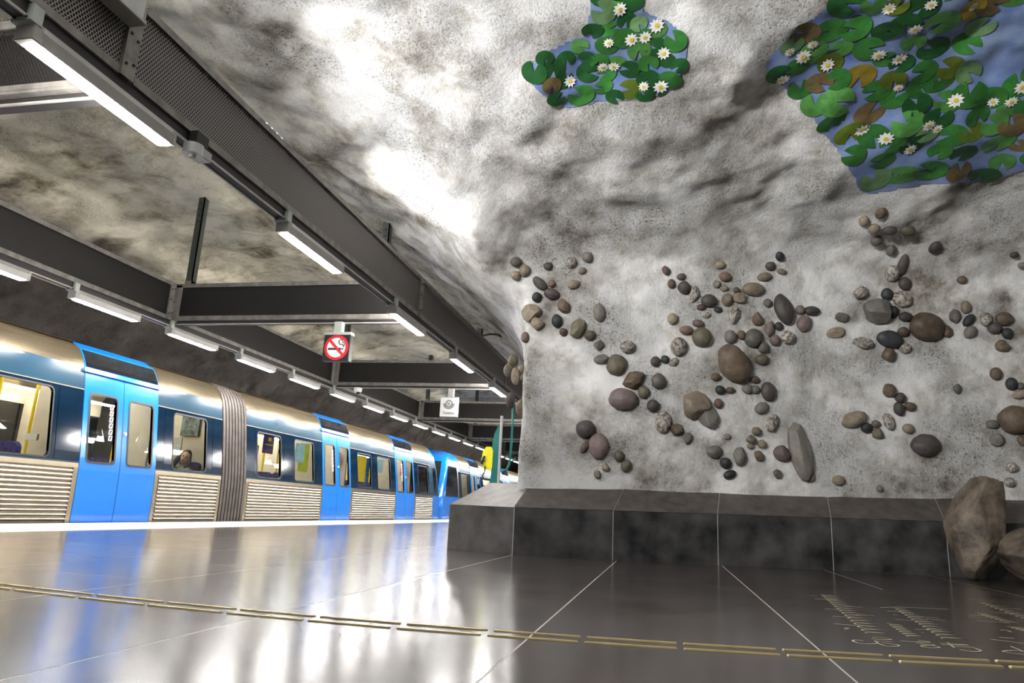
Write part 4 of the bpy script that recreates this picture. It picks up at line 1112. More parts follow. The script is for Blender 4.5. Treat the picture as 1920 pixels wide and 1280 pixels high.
# seats, posters and stickers inside the first train
seat(tr1, 6.72, -1); seat(tr1, 7.30, -1); seat(tr1, 9.95, 1, xs=(-8.42,)); seat(tr1, 10.86, -1)
seat(tr1, 12.4, -1); seat(tr1, 13.9, 1); seat(tr1, 17.1, -1); seat(tr1, 18.4, 1)
seat(tr1, 6.0, -1, xs=(-9.45, -9.88)); seat(tr1, 6.9, -1, xs=(-9.45, -9.88)); seat(tr1, 10.6, -1, xs=(-9.45, -9.88))
b = MB(); b.tube([(-8.2, 5.6, 2.02), (-8.2, 7.4, 2.02)], 0.02, 8); b.build('grab_rail', 'yellow', tr1, smooth=True)
b = MB(); b.tube([(-8.55, 6.95, 0.03), (-8.55, 6.95, 2.08)], 0.022, 8); b.build('grab_pole', 'yellow', tr1, smooth=True)
b = MB(); b.tube([(-8.1, 10.0, 0.9), (-8.16, 10.02, 1.2), (-8.16, 10.1, 2.05)], 0.022, 8); b.build('grab_pole', 'yellow', tr1, smooth=True)
for px_, py_ in ((-8.62, 7.62), (-9.25, 9.62), (-8.9, 12.9), (-8.7, 14.3), (-8.8, 17.4), (-8.8, 18.9)):
    b = MB(); b.tube([(px_, py_, 0.03), (px_, py_, 2.08)], 0.024, 8); b.build('grab_pole', 'yellow', tr1, smooth=True)
def poster(x, y0, y1, z0, z1, mat, nm='poster'):
    b = MB(); b.box(x - 0.004, x + 0.004, y0, y1, z0, z1); return b.build(nm, mat, tr1)
def cross_panel(y, x0, x1, z0, z1, mat, nm='partition'):
    b = MB(); b.box(x0, x1, y, y + 0.03, z0, z1); return b.build(nm, mat, tr1)
cross_panel(10.95, -8.75, -7.75, 0.03, 2.08, 'cream'); cross_panel(10.60, -8.28, -8.02, 0.03, 1.36, 'greywall', 'cabinet'); cross_panel(10.58, -8.40, -8.28, 0.03, 1.36, 'cream', 'cabinet')
cross_panel(11.82, -8.6, -7.75, 0.03, 2.08, 'greywall')
cross_panel(10.90, -8.30, -7.95, 1.42, 1.80, 'picture', 'poster'); 
cross_panel(7.665, -9.25, -9.12, 1.12, 1.30, 'greennotice', 'notice'); cross_panel(7.665, -9.25, -8.95, 1.0, 1.07, 'signwhite', 'notice')
cross_panel(7.69, -8.15, -7.95, 1.02, 1.10, 'signwhite', 'notice')
cross_panel(9.405, -8.1, -7.90, 1.32, 1.62, 'redposter', 'notice'); cross_panel(9.405, -8.08, -7.95, 1.15, 1.28, 'signwhite', 'notice')
poster(-7.63, 12.46, 12.84, 1.28, 1.66, 'purple'); poster(-7.62, 12.52, 12.80, 1.44, 1.46, 'lime', 'lettering'); poster(-7.62, 12.62, 12.72, 1.52, 1.59, 'lime', 'emblem')
poster(-7.63, 13.72, 14.12, 1.20, 1.60, 'cyan'); poster(-7.64, 13.92, 14.34, 1.02, 1.62, 'lime')
poster(-7.64, 18.2, 18.6, 1.25, 1.6, 'cyan'); poster(-7.64, 21.45, 21.8, 1.25, 1.62, 'purple')
poster(-7.64, 16.8, 17.45, 0.95, 1.6, 'yellow')
for d0 in (14.80, 19.30):
    b = MB(); b.box(-7.93, -7.80, d0 + 1.42, d0 + 1.428, 1.3, 1.6); b.build('notice', 'redposter', tr1)
for d0, d1 in DOORS1[1:]:
    yy = (d0 + d1) / 2 - 0.20
    for k in range(6):
        z = 1.56 - k * 0.085
        b = MB(); b.box(prof(z) - 0.016, prof(z) - 0.010, yy - 0.03, yy + 0.03, z - 0.035, z + 0.035); st = b.build('door_sticker', 'signwhite', tr1)
        b = MB(); x_ = prof(z) - 0.0095
        b.add([(x_, yy - 0.018, z - 0.028), (x_, yy - 0.004, z - 0.028), (x_, yy + 0.018, z + 0.02), (x_, yy + 0.006, z + 0.028), (x_, yy - 0.016, z + 0.01)], [(0, 1, 2, 3, 4)])
        b.build('pictogram', 'signred' if k < 2 else 'black', st)
print('train', time.time() - T0)

# ------------------------------------------------------------------ stones set in the rock wall
CROPS = {1: (900, 440, 5.332), 2: (1040, 620, 4.266), 3: (1220, 460, 4.924), 4: (1260, 700, 5.567), 5: (1540, 370, 3.879), 6: (1540, 670, 2.976), 7: (940, 640, 4.575)}
# crop, centre x, centre y, half width, half height, tilt (degrees clockwise), colour, 1 = angular
ST = '''1 355 268 58 52 0 m 0;1 447 357 58 62 20 t 0;1 357 403 50 48 0 t 0;1 680 316 48 42 0 d 0;1 908 278 55 60 0 w 0;1 1075 225 55 55 30 m 0
1 1022 362 42 34 -25 t 0;1 934 500 66 42 -22 t 0;1 598 487 86 52 42 d 0;1 717 487 38 40 0 r 0;1 713 590 82 56 20 d 0;1 568 625 50 52 0 k 0
1 840 720 65 85 0 r 1;1 1190 780 60 95 -4 m 0;1 768 862 55 68 0 k 0;1 520 790 100 100 30 t 1;1 565 890 62 80 -38 t 1;1 833 972 42 42 0 r 0;1 975 930 80 105 25 o 1
1 1098 1005 60 50 -10 o 0;1 468 1027 48 58 0 r 0;1 1190 1100 48 46 -40 m 1;1 1472 1125 78 65 0 w 0
2 375 230 68 42 0 m 1;2 492 278 78 86 20 o 0;2 625 400 104 72 -25 b 1;2 543 545 116 88 4 p 0;2 708 490 48 52 0 o 0;2 825 402 58 65 -10 m 0
2 802 248 40 44 0 d 0;2 880 230 33 34 0 k 0;2 948 252 46 30 -40 w 1;2 782 600 52 52 0 d 0;2 862 732 62 92 8 w 0;2 975 795 58 52 0 b 1;2 1060 862 42 48 0 m 1
2 1120 600 120 118 20 t 1;2 1215 690 80 95 -20 m 1;2 1268 965 66 52 0 m 1;2 245 785 78 70 -15 d 0;2 240 928 28 54 30 b 0;2 350 928 80 108 4 p 0;2 515 1002 44 46 0 o 0
2 568 1080 42 54 25 o 0;2 405 1092 32 38 0 t 1;2 343 1150 30 36 0 t 1;2 1285 372 40 34 0 b 0;2 1320 475 42 36 0 k 0;2 1305 582 38 42 0 r 0
4 605 178 50 36 0 r 0;4 780 165 55 52 0 m 0;4 862 170 50 46 0 m 0;4 860 68 50 40 0 b 0;4 995 190 78 102 -8 d 0;4 925 365 76 58 -30 m 0;4 1030 520 62 102 22 w 1
4 872 605 52 46 0 t 0;4 572 658 38 32 0 w 0;4 812 690 55 52 0 m 1;4 930 738 50 46 0 t 0;4 815 762 40 30 0 t 0;4 700 865 72 98 10 m 1;4 895 862 58 50 45 b 1
4 555 935 62 58 0 k 0;4 598 1055 70 48 -18 k 0;4 1140 838 98 86 0 p 1;4 1328 815 112 310 -6 m 1;4 1445 1075 38 70 8 t 1;4 1095 1050 45 50 0 o 1
3 140 232 38 45 0 r 1;3 278 290 42 32 -20 m 0;3 188 355 36 46 0 b 0;3 303 390 60 62 0 d 0;3 395 455 48 82 15 w 1;3 530 515 75 62 0 d 0;3 465 575 40 32 10 b 0
3 620 597 38 30 0 k 0;3 635 180 52 38 -5 t 0;3 680 290 56 46 0 r 0;3 608 358 34 38 0 w 0;3 677 398 38 28 0 t 0;3 787 415 34 30 0 d 0;3 697 505 50 64 30 t 1
3 812 490 72 50 5 t 1;3 938 405 105 62 0 t 0;3 1045 293 68 42 -10 t 0;3 1100 190 48 42 0 d 0;3 1187 95 40 48 -20 k 0;3 1205 245 44 28 15 t 0;3 765 645 50 90 25 w 1
3 515 645 40 25 -20 w 0;3 200 678 50 56 0 t 0;3 435 722 55 38 15 p 0;3 325 785 64 44 0 r 0;3 465 850 90 95 0 o 0;3 255 940 80 92 0 w 0;3 728 845 58 66 0 m 0
3 830 828 40 44 0 b 0;3 938 860 80 92 20 m 0;3 1088 770 46 78 15 p 1;3 1178 748 40 42 0 d 0;3 975 680 55 62 0 r 1;3 1075 535 40 42 0 m 0;3 1218 597 85 152 -14 d 0
3 1372 597 42 46 0 p 0;3 1482 607 75 46 0 d 0;3 1405 722 66 84 20 p 0;3 1258 848 66 62 0 w 0;3 1138 875 50 52 0 p 0;3 1030 945 52 54 0 m 0;3 1020 1055 64 52 0 o 0
3 757 1098 142 195 -28 b 0
5 432 107 38 48 0 b 0;5 307 165 34 42 0 t 0;5 378 222 38 44 0 t 0;5 492 230 52 40 0 d 0;5 625 233 52 40 0 o 0;5 395 305 42 44 0 m 0;5 505 372 42 46 0 m 1
5 588 488 34 84 4 d 0;5 508 552 50 60 0 w 0;5 600 627 42 50 0 d 0;5 822 355 38 50 15 d 0;5 1018 597 33 30 0 b 0;5 1400 412 30 26 0 d 0;5 1462 490 32 28 0 m 0
5 277 692 48 54 20 w 1;5 470 705 40 46 0 k 0;5 578 742 72 60 18 w 0;5 400 832 95 95 0 m 1;5 522 840 34 52 0 k 1;5 605 868 48 36 0 d 0;5 750 943 120 104 10 b 0
5 905 980 42 50 0 b 1;5 145 870 50 40 -10 m 1;5 103 985 72 38 -10 t 1;5 485 1030 90 66 12 k 0;5 590 978 42 36 0 b 0;5 300 1060 76 44 10 w 1;5 485 1145 50 55 0 b 1
5 603 1098 44 38 0 w 0;5 968 867 36 55 5 m 1;5 1048 802 34 50 0 t 0;5 1068 895 34 54 40 k 0;5 1075 980 40 50 35 m 0;5 1190 888 42 52 0 w 0;5 1318 885 60 50 0 b 0
5 1255 955 46 44 0 d 0;5 1345 992 38 42 0 k 0;5 1312 1082 50 46 0 b 1
6 970 92 30 38 0 b 0;6 1055 147 30 37 0 k 0;6 1108 160 22 22 0 m 0;6 1105 207 42 26 -20 t 0;6 750 175 26 30 0 m 1;6 375 188 36 42 -10 b 1;6 438 225 30 30 0 d 0
6 430 287 30 40 -10 d 0;6 490 273 30 26 0 b 1;6 178 347 76 44 -15 t 1;6 248 392 32 30 0 k 0;6 300 370 25 22 0 m 0;6 312 425 34 30 0 o 1;6 372 360 30 50 -15 w 0
6 480 397 32 27 0 t 0;6 572 493 76 64 0 d 0;6 1075 350 92 82 0 b 0;6 952 373 35 25 0 m 0;6 972 458 36 38 0 m 1;6 1060 615 30 28 0 w 0;6 1047 697 28 28 0 w 0
6 92 685 34 28 0 t 0;6 323 732 18 20 0 m 0;6 1115 465 20 32 0 b 0
7 108 165 50 60 0 o 0;7 75 212 28 36 0 t 0;7 48 250 35 55 0 m 0;7 125 297 40 76 0 t 0;7 180 235 36 42 0 t 0;7 190 310 30 32 0 o 0;7 75 505 40 72 0 d 0;7 190 578 66 88 0 b 0
7 208 850 24 65 8 t 0;7 218 965 22 48 0 p 0'''
ICO = {}
def ico(n):
    if n not in ICO:
        bm_ = bmesh.new(); bmesh.ops.create_icosphere(bm_, subdivisions=n, radius=1.0)
        bm_.verts.index_update()
        ICO[n] = (np.array([v.co[:] for v in bm_.verts]), [[v.index for v in f.verts] for f in bm_.faces]); bm_.free()
    return ICO[n]
def stone_mesh(seed, angular, sub, rough=0.10):
    V, Fc = ico(sub); rs = np.random.RandomState(seed)
    V = V.copy(); o = rs.uniform(0, 100, 3)
    if angular:
        # cut with random planes for broken faces
        for _ in range(9):
            n = rs.normal(size=3); n /= np.linalg.norm(n); d = rs.uniform(0.62, 0.85)
            ex = V @ n - d; V -= np.where(ex > 0, ex * 0.92, 0)[:, None] * n
        r = 1 + 0.09 * gnoise(V * 2.0 + o) + 0.05 * gnoise(V * 5 + o)
    else:
        r = 1 + rough * 1.6 * gnoise(V * 0.9 + o) + rough * 0.7 * gnoise(V * 2.1 + o)
    V = V * r[:, None]
    V /= np.abs(V).max(0) 
    me = bpy.data.meshes.new('stone'); me.from_pydata(V.tolist(), [], Fc)
    me.shade_smooth(); me.update()
    if angular:
        try: me.set_sharp_from_angle(angle=math.radians(28))
        except Exception: pass
    return me
CNAME = {'d': 'slate grey', 'm': 'grey', 'b': 'dark brown', 't': 'tan', 'w': 'mottled white', 'r': 'reddish brown', 'p': 'pinkish', 'o': 'olive', 'k': 'blue black'}
nst = 0
for ln in ST.replace('\n', ';').split(';'):
    if not ln.strip(): continue
    c, cx, cy, rx, ry, ang, colr, an = ln.split()
    ox, oy, s_ = CROPS[int(c)]
    x, y, rx, ry = ox + float(cx) / s_, oy + float(cy) / s_, float(rx) / s_, float(ry) / s_
    if c == '7':
        h = hit(min(x + 30, 995), y)
        d = ray(x, y); Yp = 8.02 if x < 965 else 7.95
        P_ = EYE + d * (Yp / d.y)
        q = BVH.find_nearest(P_); n = q[1] if q[1].dot(d) < 0 else -q[1]
        p = P_; dist = (P_ - EYE).dot(fw); n = (n * 0.3 - d.normalized()).normalized()
        sink = 0.0
    else:
        h = hit(x, y)
        if h is None: continue
        p, n, t_ = h; dist = (p - EYE).dot(fw); d = ray(x, y).normalized()
        n = (n * 0.75 - d * 0.25).normalized(); sink = 1
    sx, sy = rx * dist / F_PX, ry * dist / F_PX
    nst += 1
    big = max(rx, ry) > 16
    me = stone_mesh(nst * 13 + 5, an == '1', 4 if big else 3)
    me.materials.append(STONE[colr])
    u = RT - n * RT.dot(n); u.normalize(); v_ = n.cross(u)
    if v_.dot(UP) < 0: v_ = -v_
    a = -math.radians(float(ang))
    u2 = u * math.cos(a) + v_ * math.sin(a); v2 = -u * math.sin(a) + v_ * math.cos(a)
    sz = min(sx, sy) * (0.85 if not big else 0.75)
    ctr = p + n * sz * 0.45
    o = bpy.data.objects.new('stone', me); col.objects.link(o)
    R3 = Matrix((u2, v2, n)).transposed()
    if R3.determinant() < 0: R3 = Matrix((u2, v2, -n)).transposed()
    o.matrix_world = Matrix.Translation(ctr) @ R3.to_4x4() @ Matrix.Diagonal((sx, sy, sz, 1))
    o.parent = wall_back
    o['label'] = f"{CNAME[colr]} {'broken' if an == '1' else 'rounded'} stone set in the plaster"
print('stones', nst, time.time() - T0)

# ------------------------------------------------------------------ boulders on the floor in front of the plinth
def boulder(name, loc, size, rot, seed, label, cut, tilt=0):
    V, Fc = ico(5); rs = np.random.RandomState(seed); V = V.copy(); o = rs.uniform(0, 99, 3)
    for n, d in cut:
        n = np.array(n, float); n /= np.linalg.norm(n); ex = V @ n - d; V -= np.where(ex > 0, ex * 0.88, 0)[:, None] * n
    r = 1 + 0.10 * gnoise(V * 1.4 + o) + 0.05 * gnoise(V * 3.5 + o) + 0.02 * gnoise(V * 9 + o)
    V = V * r[:, None] * np.array(size)
    c, s_ = math.cos(tilt), math.sin(tilt)
    V = np.stack([V[:, 0] * c + V[:, 2] * s_, V[:, 1], -V[:, 0] * s_ + V[:, 2] * c], 1)
    V[:, 2] -= V[:, 2].min() + 0.012
    V[:, 2] = np.maximum(V[:, 2], 0.0)
    me = bpy.data.meshes.new(name); me.from_pydata(V.tolist(), [], Fc); me.materials.append(STONE['B']); me.shade_smooth(); me.update()
    ob = bpy.data.objects.new(name, me); col.objects.link(ob); ob.location = loc; ob.rotation_euler = (0, 0, rot)
    return tag(ob, label, 'boulder')
boulder('boulder', (3.03, 8.04, 0), (0.34, 0.27, 0.53), 0.0, 4, 'tall leaning brown boulder standing on floor against the plinth', [((-0.80, -0.15, 0.60), 0.52), ((1, -0.1, 0.05), 0.60), ((0.1, 0, 1), 0.86), ((0.50, -1, 0.15), 0.55), ((-0.55, -1, -0.25), 0.60), ((-1, 0, -0.4), 0.72), ((0.6, -0.5, -0.7), 0.66)], 0.10)
boulder('boulder', (3.44, 7.60, 0), (0.44, 0.27, 0.29), -0.15, 9, 'low rounded brown boulder on floor beside the tall leaning one', [((0.1, -1, 0.4), 0.66), ((-0.9, -0.3, -0.5), 0.70), ((0, 0, 1), 0.84), ((-0.7, -0.4, 0.6), 0.72)], -0.1)

# ------------------------------------------------------------------ water-lily murals on the vault
def inside(poly, x, y):
    r_ = False; n = len(poly)
    for i in range(n):
        ax, ay = poly[i]; bx, by = poly[(i + 1) % n]
        if (ay > y) != (by > y) and x < (bx - ax) * (y - ay) / (by - ay) + ax: r_ = not r_
    return r_
def paint_mat(name, c, c2, scale=9):
    up_ = 1.25
    return stone_mat(name, tuple(x * up_ for x in c), tuple(min(1, x * up_) for x in c2), 0.9, scale, 0.6)
PADS = [paint_mat('pad_deep_green', (0.008, 0.075, 0.018), (0.022, 0.15, 0.030)), paint_mat('pad_green', (0.022, 0.17, 0.028), (0.07, 0.30, 0.055)),
        paint_mat('pad_leaf_green', (0.05, 0.23, 0.04), (0.15, 0.42, 0.11)), paint_mat('pad_pale_green', (0.10, 0.26, 0.09), (0.24, 0.42, 0.19)), paint_mat('pad_olive', (0.07, 0.13, 0.01), (0.17, 0.23, 0.02)),
        paint_mat('pad_ochre', (0.22, 0.15, 0.01), (0.40, 0.31, 0.04)), paint_mat('pad_brown', (0.12, 0.085, 0.03), (0.25, 0.18, 0.08))]
M['water'] = paint_mat('painted_water', (0.13, 0.24, 0.66), (0.42, 0.55, 0.90), 3.5)
M['petal'] = plain('painted_petal', (0.86, 0.84, 0.82), 0.6, var=0.06)
M['stamen'] = plain('painted_stamen', (0.72, 0.60, 0.05), 0.6)
def stick(x, y, lift):
    h = hit(x, y)
    return None if h is None else h[0] + h[1] * lift
def smooth_poly(poly, n=6):
    out = []; m = len(poly)
    for i in range(m):
        p0, p1, p2, p3 = (Vector(poly[(i + k) % m]) for k in (-1, 0, 1, 2))
        for k in range(n):
            t_ = k / n
            out.append(tuple(0.5 * ((2 * p1) + (p2 - p0) * t_ + (2 * p0 - 5 * p1 + 4 * p2 - p3) * t_ ** 2 + (3 * p1 - p0 - 3 * p2 + p3) * t_ ** 3)))
    return out
def mural(poly, seed, label, nflower, size, open_water=None, cellpx=7):
    rs = random.Random(seed)
    poly = smooth_poly(poly)
    xs_ = [p[0] for p in poly]; ys_ = [p[1] for p in poly]
    xa, xb, ya, yb = min(xs_), max(xs_), min(ys_), max(ys_)
    cx, cy = sum(xs_) / len(xs_), sum(ys_) / len(ys_)
    base = hit(cx, min(max(cy, 5), 1200))[0]
    t = thing('lily_mural', base, label, 'mural')
    # painted water: a skin laid on the rock
    nx, ny = int((xb - xa) / cellpx) + 2, int((yb - ya) / cellpx) + 2
    b = MB(); ids = {}
    def vid(i, j):
        if (i, j) not in ids:
            x, y = xa + i * cellpx, ya + j * cellpx
            # pull outer grid points on to the outline
            if not inside(poly, x, y):
                best = None
                for e in range(len(poly)):
                    ax, ay = poly[e]; bx, by = poly[(e + 1) % len(poly)]
                    l2 = (bx - ax) ** 2 + (by - ay) ** 2
                    tt = 0 if l2 == 0 else min(1, max(0, ((x - ax) * (bx - ax) + (y - ay) * (by - ay)) / l2))
                    qx, qy = ax + tt * (bx - ax), ay + tt * (by - ay); dd = (x - qx) ** 2 + (y - qy) ** 2
                    if best is None or dd < best[0]: best = (dd, qx, qy)
                x, y = best[1], best[2]
            q = stick(x, y, 0.007)
            ids[(i, j)] = len(b.v); b.v.append(tuple(q))
        return ids[(i, j)]
    for i in range(nx):
        for j in range(ny):
            x, y = xa + (i + 0.5) * cellpx, ya + (j + 0.5) * cellpx
            if inside(poly, x, y): b.f.append((vid(i, j), vid(i, j + 1), vid(i + 1, j + 1), vid(i + 1, j))); b.m.append(0)
    b.build('painted_water', 'water', t, smooth='all')
    # pads, thrown at random and kept apart
    pts = []
    tries = 0
    while tries < 20000:
        tries += 1
        x, y = rs.uniform(xa, xb), rs.uniform(ya, yb)
        if not inside(poly, x, y): continue
        if open_water and inside(open_water, x, y): continue
        r_ = size * rs.uniform(0.78, 1.2)
        edge_ok = sum(inside(poly, x + r_ * 0.45 * math.cos(k), y + r_ * 0.45 * math.sin(k)) for k in (0, 1.05, 2.1, 3.14, 4.2, 5.2)) >= 6
        if not edge_ok: continue
        if any((x - a) ** 2 + ((y - c) * 1.05) ** 2 < (0.715 * (r_ + e)) ** 2 for a, c, e in pts): continue
        pts.append((x, y, r_))
    for k, (x, y, r_) in enumerate(pts):
        hh = hit(x, y); p, n, _ = hh
        u = RT - n * RT.dot(n); u.normalize(); v_ = n.cross(u)
        R_ = r_ * (p - EYE).dot(fw) / F_PX * 1.04
        a0 = rs.uniform(0, 2 * math.pi); m = 18; notch = 0.33
        el = rs.uniform(0.82, 1.0); th = rs.uniform(0, 3.14)
        rim, mid = [], []
        for q in range(m + 1):
            a = a0 + notch + (2 * math.pi - 2 * notch) * q / m
            du, dv = math.cos(a), math.sin(a) * 1.0
            rot = (du * math.cos(th) + dv * math.sin(th), -du * math.sin(th) + dv * math.cos(th) )
            rot = (rot[0], rot[1] * el)
            for lst, f in ((rim, 1.0), (mid, 0.55)):
                lst.append(p + u * rot[0] * R_ * f + v_ * rot[1] * R_ * f)
        def snap(P_, lift):
            dd = (P_ - EYE).normalized(); q = BVH.ray_cast(EYE, dd)
            nn = q[1] if q[1].dot(dd) < 0 else -q[1]
            return q[0] + nn * lift
        lift = 0.011 + 0.002 * (k % 4)
        vs = [snap(p, lift)] + [snap(q, lift) for q in mid] + [snap(q, lift) for q in rim]
        fs = [(0, 1 + q, 2 + q) for q in range(m)] + [(1 + q, 2 + m + q, 3 + m + q, 2 + q) for q in range(m)]
        mt = rs.choices(PADS, [34, 27, 18, 7, 6, 4, 6])[0]
        b = MB(); b.add(vs, fs); b.build('lily_pad', mt, t, smooth='all')
    order = rs.sample(range(len(pts)), min(nflower, len(pts)))
    for k in order:
        x, y, r_ = pts[k]; x += rs.uniform(-0.8, 0.8) * r_; y += rs.uniform(-0.8, 0.8) * r_
        hh = hit(x, y); p, n, _ = hh; u = RT - n * RT.dot(n); u.normalize(); v_ = n.cross(u)
        R_ = rs.uniform(10, 16) * (p - EYE).dot(fw) / F_PX; m = 10
        rim = []; a0 = rs.uniform(0, 1)
        for q in range(2 * m):
            f = 1.0 if q % 2 == 0 else 0.66
            a = a0 + math.pi * q / m; rim.append(snap(p + u * R_ * f * math.cos(a) + v_ * R_ * f * math.sin(a), 0.020))
        b = MB(); b.add([snap(p, 0.021)] + rim, [(0, 1 + q, 1 + (q + 1) % (2 * m)) for q in range(2 * m)])
        fl = b.build('lily_flower', 'petal', t)
        b = MB(); cs_ = [snap(p + u * R_ * 0.3 * math.cos(a * 0.7854) + v_ * R_ * 0.3 * math.sin(a * 0.7854), 0.024) for a in range(8)]
        b.add(cs_, [tuple(range(8))]); b.build('flower_heart', 'stamen', fl)
    return t, len(pts)
MA = [(988, 138), (1010, 105), (1060, 78), (1098, 60), (1104, 20), (1112, -20), (1180, -25), (1210, 20), (1262, 45), (1288, 90), (1262, 165), (1200, 185), (1130, 190), (1060, 200), (1010, 170)]
MBp = [(1438, 115), (1490, 60), (1550, 12), (1600, -35), (1760, -45), (1900, -45), (1985, -40), (1985, 240), (1985, 300), (1920, 318), (1850, 338), (1730, 346), (1625, 362), (1600, 330), (1572, 285), (1540, 245), (1500, 185), (1452, 150)]
OPEN = [(1850, 20), (1930, -20), (1990, 60), (1930, 130), (1880, 175), (1835, 185), (1815, 130)]
t_, n1_ = mural(MA, 21, 'small painted pond of green lily pads and white flowers on rock vault', 12, 21)
t_, n2_ = mural(MBp, 5, 'large painted pond of green lily pads and white flowers above the stones', 22, 27, OPEN)
print('pads', n1_, n2_, time.time() - T0)

# ------------------------------------------------------------------ passenger asleep against the window
def person():
    t = thing('person', (-7.98, 10.52, 0.03), 'seated person with long dark hair and grey coat leaning on train window', 'person')
    X0, Y0 = -7.98, 10.60
    me = bpy.data.meshes.new('body')
    J = {'pel': (X0, Y0, 0.55), 'sp': (X0, Y0 + 0.03, 0.72), 'ch': (X0 + 0.02, Y0 + 0.03, 0.80), 'nk': (X0 + 0.05, Y0 + 0.0, 0.885), 'nt': (X0 + 0.07, Y0 - 0.01, 0.93),
         'ls': (X0 - 0.17, Y0 + 0.0, 0.83), 'le': (X0 - 0.2, Y0 - 0.10, 0.64), 'lw': (X0 - 0.06, Y0 - 0.27, 0.57), 'rs': (X0 + 0.17, Y0 + 0.0, 0.82), 're': (X0 + 0.19, Y0 - 0.10, 0.63), 'rw': (X0 + 0.05, Y0 - 0.28, 0.57),
         'lh': (X0 - 0.09, Y0, 0.53), 'lk': (X0 - 0.10, Y0 - 0.42, 0.52), 'la': (X0 - 0.10, Y0 - 0.40, 0.12), 'lf': (X0 - 0.10, Y0 - 0.55, 0.08),
         'rh': (X0 + 0.09, Y0, 0.53), 'rk': (X0 + 0.08, Y0 - 0.42, 0.52), 'ra': (X0 + 0.08, Y0 - 0.40, 0.12), 'rf': (X0 + 0.08, Y0 - 0.55, 0.08)}
    rad = {'pel': .15, 'sp': .13, 'ch': .14, 'nk': .06, 'nt': .05, 'ls': .065, 'le': .05, 'lw': .035, 'rs': .065, 're': .05, 'rw': .035, 'lh': .09, 'lk': .065, 'la': .045, 'lf': .04, 'rh': .09, 'rk': .065, 'ra': .045, 'rf': .04}
    ks = list(J); ed = [('pel', 'sp'), ('sp', 'ch'), ('ch', 'nk'), ('nk', 'nt'), ('ch', 'ls'), ('ls', 'le'), ('le', 'lw'), ('ch', 'rs'), ('rs', 're'), ('re', 'rw'), ('pel', 'lh'), ('lh', 'lk'), ('lk', 'la'), ('la', 'lf'), ('pel', 'rh'), ('rh', 'rk'), ('rk', 'ra'), ('ra', 'rf')]
    L0 = t.location
    me.from_pydata([(J[k][0] - L0.x, J[k][1] - L0.y, J[k][2] - L0.z) for k in ks], [(ks.index(a), ks.index(c)) for a, c in ed], [])
    ob = bpy.data.objects.new('body', me); col.objects.link(ob)
    sm = ob.modifiers.new('skin', 'SKIN'); ob.modifiers.new('sub', 'SUBSURF').levels = 2
    for i, k in enumerate(ks): me.skin_vertices[0].data[i].radius = (rad[k], rad[k]); me.skin_vertices[0].data[i].use_root = (k == 'pel')
    dg = bpy.context.evaluated_depsgraph_get(); m2 = bpy.data.meshes.new_from_object(ob.evaluated_get(dg))
    bpy.data.objects.remove(ob)
    # head grown on to the same mesh
    bm_ = bmesh.new(); bm_.from_mesh(m2)
    nb = len(bm_.faces)
    hc = Vector((X0 + 0.10 - L0.x, Y0 - 0.03 - L0.y, 1.035 - L0.z))
    fwd = (EYE + Vector((-2.0, 0, 0.2)) - Vector((X0, Y0, 1.0))); fwd = Vector((fwd.x, fwd.y, -1.0)).normalized()
    upv = Vector((0.38, 0.10, 0.92)); upv = (upv - fwd * upv.dot(fwd)).normalized(); side = fwd.cross(upv)
    H = Matrix((side, fwd, upv)).transposed()
    r = bmesh.ops.create_uvsphere(bm_, u_segments=28, v_segments=20, radius=1.0)
    for v in r['verts']:
        x, y, z = v.co
        jaw = 1 - 0.30 * max(0, -z) * 1.0
        X_, Y_, Z_ = x * 0.073 * jaw, y * 0.092, z * 0.115
        if y > 0.2:
            ex = abs(x) / 0.36
            nose = math.exp(-((x / 0.14) ** 2 + ((z + 0.12) / 0.20) ** 2)) * 0.020
            eye = -0.010 * (math.exp(-(((abs(x) - 0.36) / 0.16) ** 2 + ((z - 0.08) / 0.11) ** 2)))
            lip = 0.006 * math.exp(-((x / 0.28) ** 2 + ((z + 0.50) / 0.09) ** 2))
            Y_ += nose + eye + lip
        v.co = hc + H @ Vector((X_, Y_, Z_))
    fs = bm_.faces[:]
    for i, f in enumerate(fs):
        f.smooth = True
        c = f.calc_center_median()
        if i >= nb:
            q = H.transposed() @ (c - hc); lx, lz = q.x / 0.073, q.z / 0.115
            f.material_index = 1
            if q.y > 0.03 and abs(lz + 0.50) < 0.07 and abs(lx) < 0.26: f.material_index = 2
            if q.y > 0.03 and abs(lz - 0.08) < 0.05 and 0.2 < abs(lx) < 0.55: f.material_index = 3
        else:
            f.material_index = 1 if c.z > 0.905 - L0.z else 0
    m2.materials.clear()
    bm_.to_mesh(m2); bm_.free()
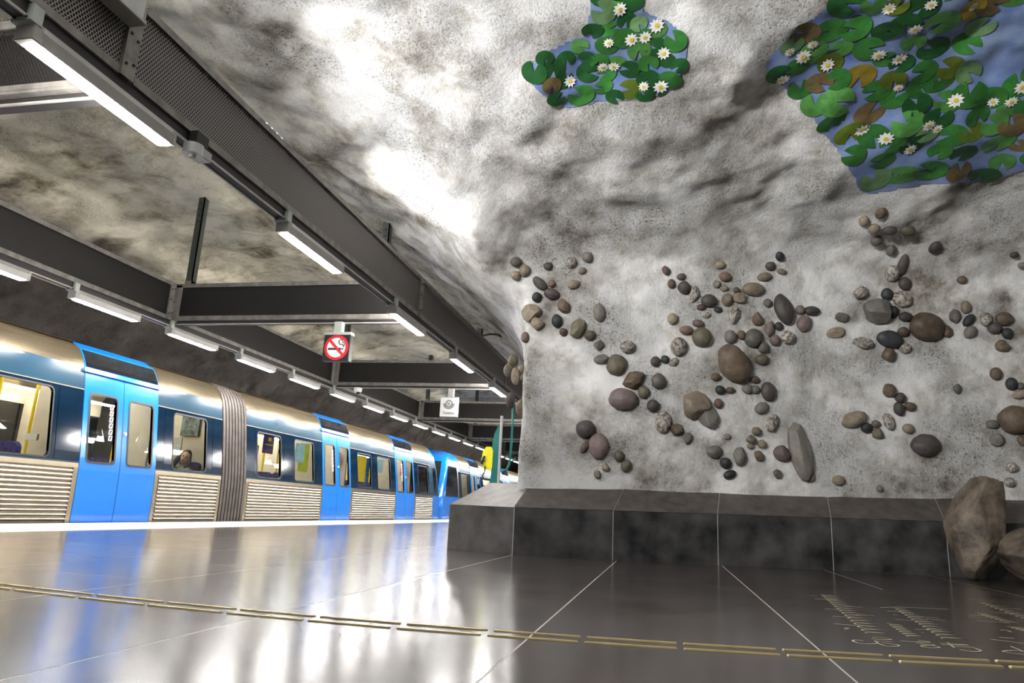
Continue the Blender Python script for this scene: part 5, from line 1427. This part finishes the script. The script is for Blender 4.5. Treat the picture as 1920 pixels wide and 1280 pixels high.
    for mt in (M['coat'], M['skin'], M['signred'], M['hair']): m2.materials.append(mt)
    bd = bpy.data.objects.new('body', m2); col.objects.link(bd); bd.parent = t
    # hair: a cap and two long falls
    bm_ = bmesh.new(); bmesh.ops.create_uvsphere(bm_, u_segments=24, v_segments=16, radius=1.0)
    for v in bm_.verts:
        x, y, z = v.co
        q = Vector((x * 0.086, y * 0.104 - 0.014, z * 0.126 + 0.008))
        if y > 0.05 and z < 0.62: q = Vector((x * 0.072, min(q.y, 0.03) * 0.6, z * 0.11))
        v.co = hc + H @ q
    b = MB(); b.frombm(bm_)
    for s in (-1, 1):
        path = [hc + H @ Vector((s * 0.062, 0.0, 0.04)), hc + H @ Vector((s * 0.085, 0.01, -0.05)), hc + H @ Vector((s * 0.095, 0.02, -0.13)) , hc + H @ Vector((s * 0.10, 0.03, -0.22)), hc + H @ Vector((s * 0.09, 0.05, -0.30))]
        b.tube(path, [0.03, 0.04, 0.045, 0.04, 0.012], 10)
    b.v = [tuple(Vector(v) + L0) for v in b.v]
    b.build('hair', 'hair', t, smooth='all')
    # hands: palm and five bent fingers in the lap, one mesh each
    for s, k in ((-1, 'lw'), (1, 'rw')):
        w_ = Vector(J[k]); b = MB()
        b.tube([w_, w_ + Vector((-s * 0.02, -0.05, -0.005)), w_ + Vector((-s * 0.03, -0.085, -0.012))], [0.026, 0.036, 0.032], 8)
        for f in range(4):
            o = w_ + Vector((-s * 0.03 + (f - 1.5) * 0.017, -0.085, -0.012)); ln_ = (0.06, 0.068, 0.064, 0.05)[f]
            b.tube([o, o + Vector((0, -ln_ * 0.55, -0.004)), o + Vector((0, -ln_ * 0.9, -0.022)), o + Vector((0, -ln_ * 0.95, -0.038))], [0.009, 0.0085, 0.008, 0.006], 7)
        o = w_ + Vector((-s * 0.005, -0.035, 0)); b.tube([o, o + Vector((-s * 0.038, -0.028, 0.004)), o + Vector((-s * 0.046, -0.055, 0.0))], [0.011, 0.010, 0.007], 7)
        b.build('hand', 'skin', t, smooth='all')
person()
print('all', time.time() - T0)
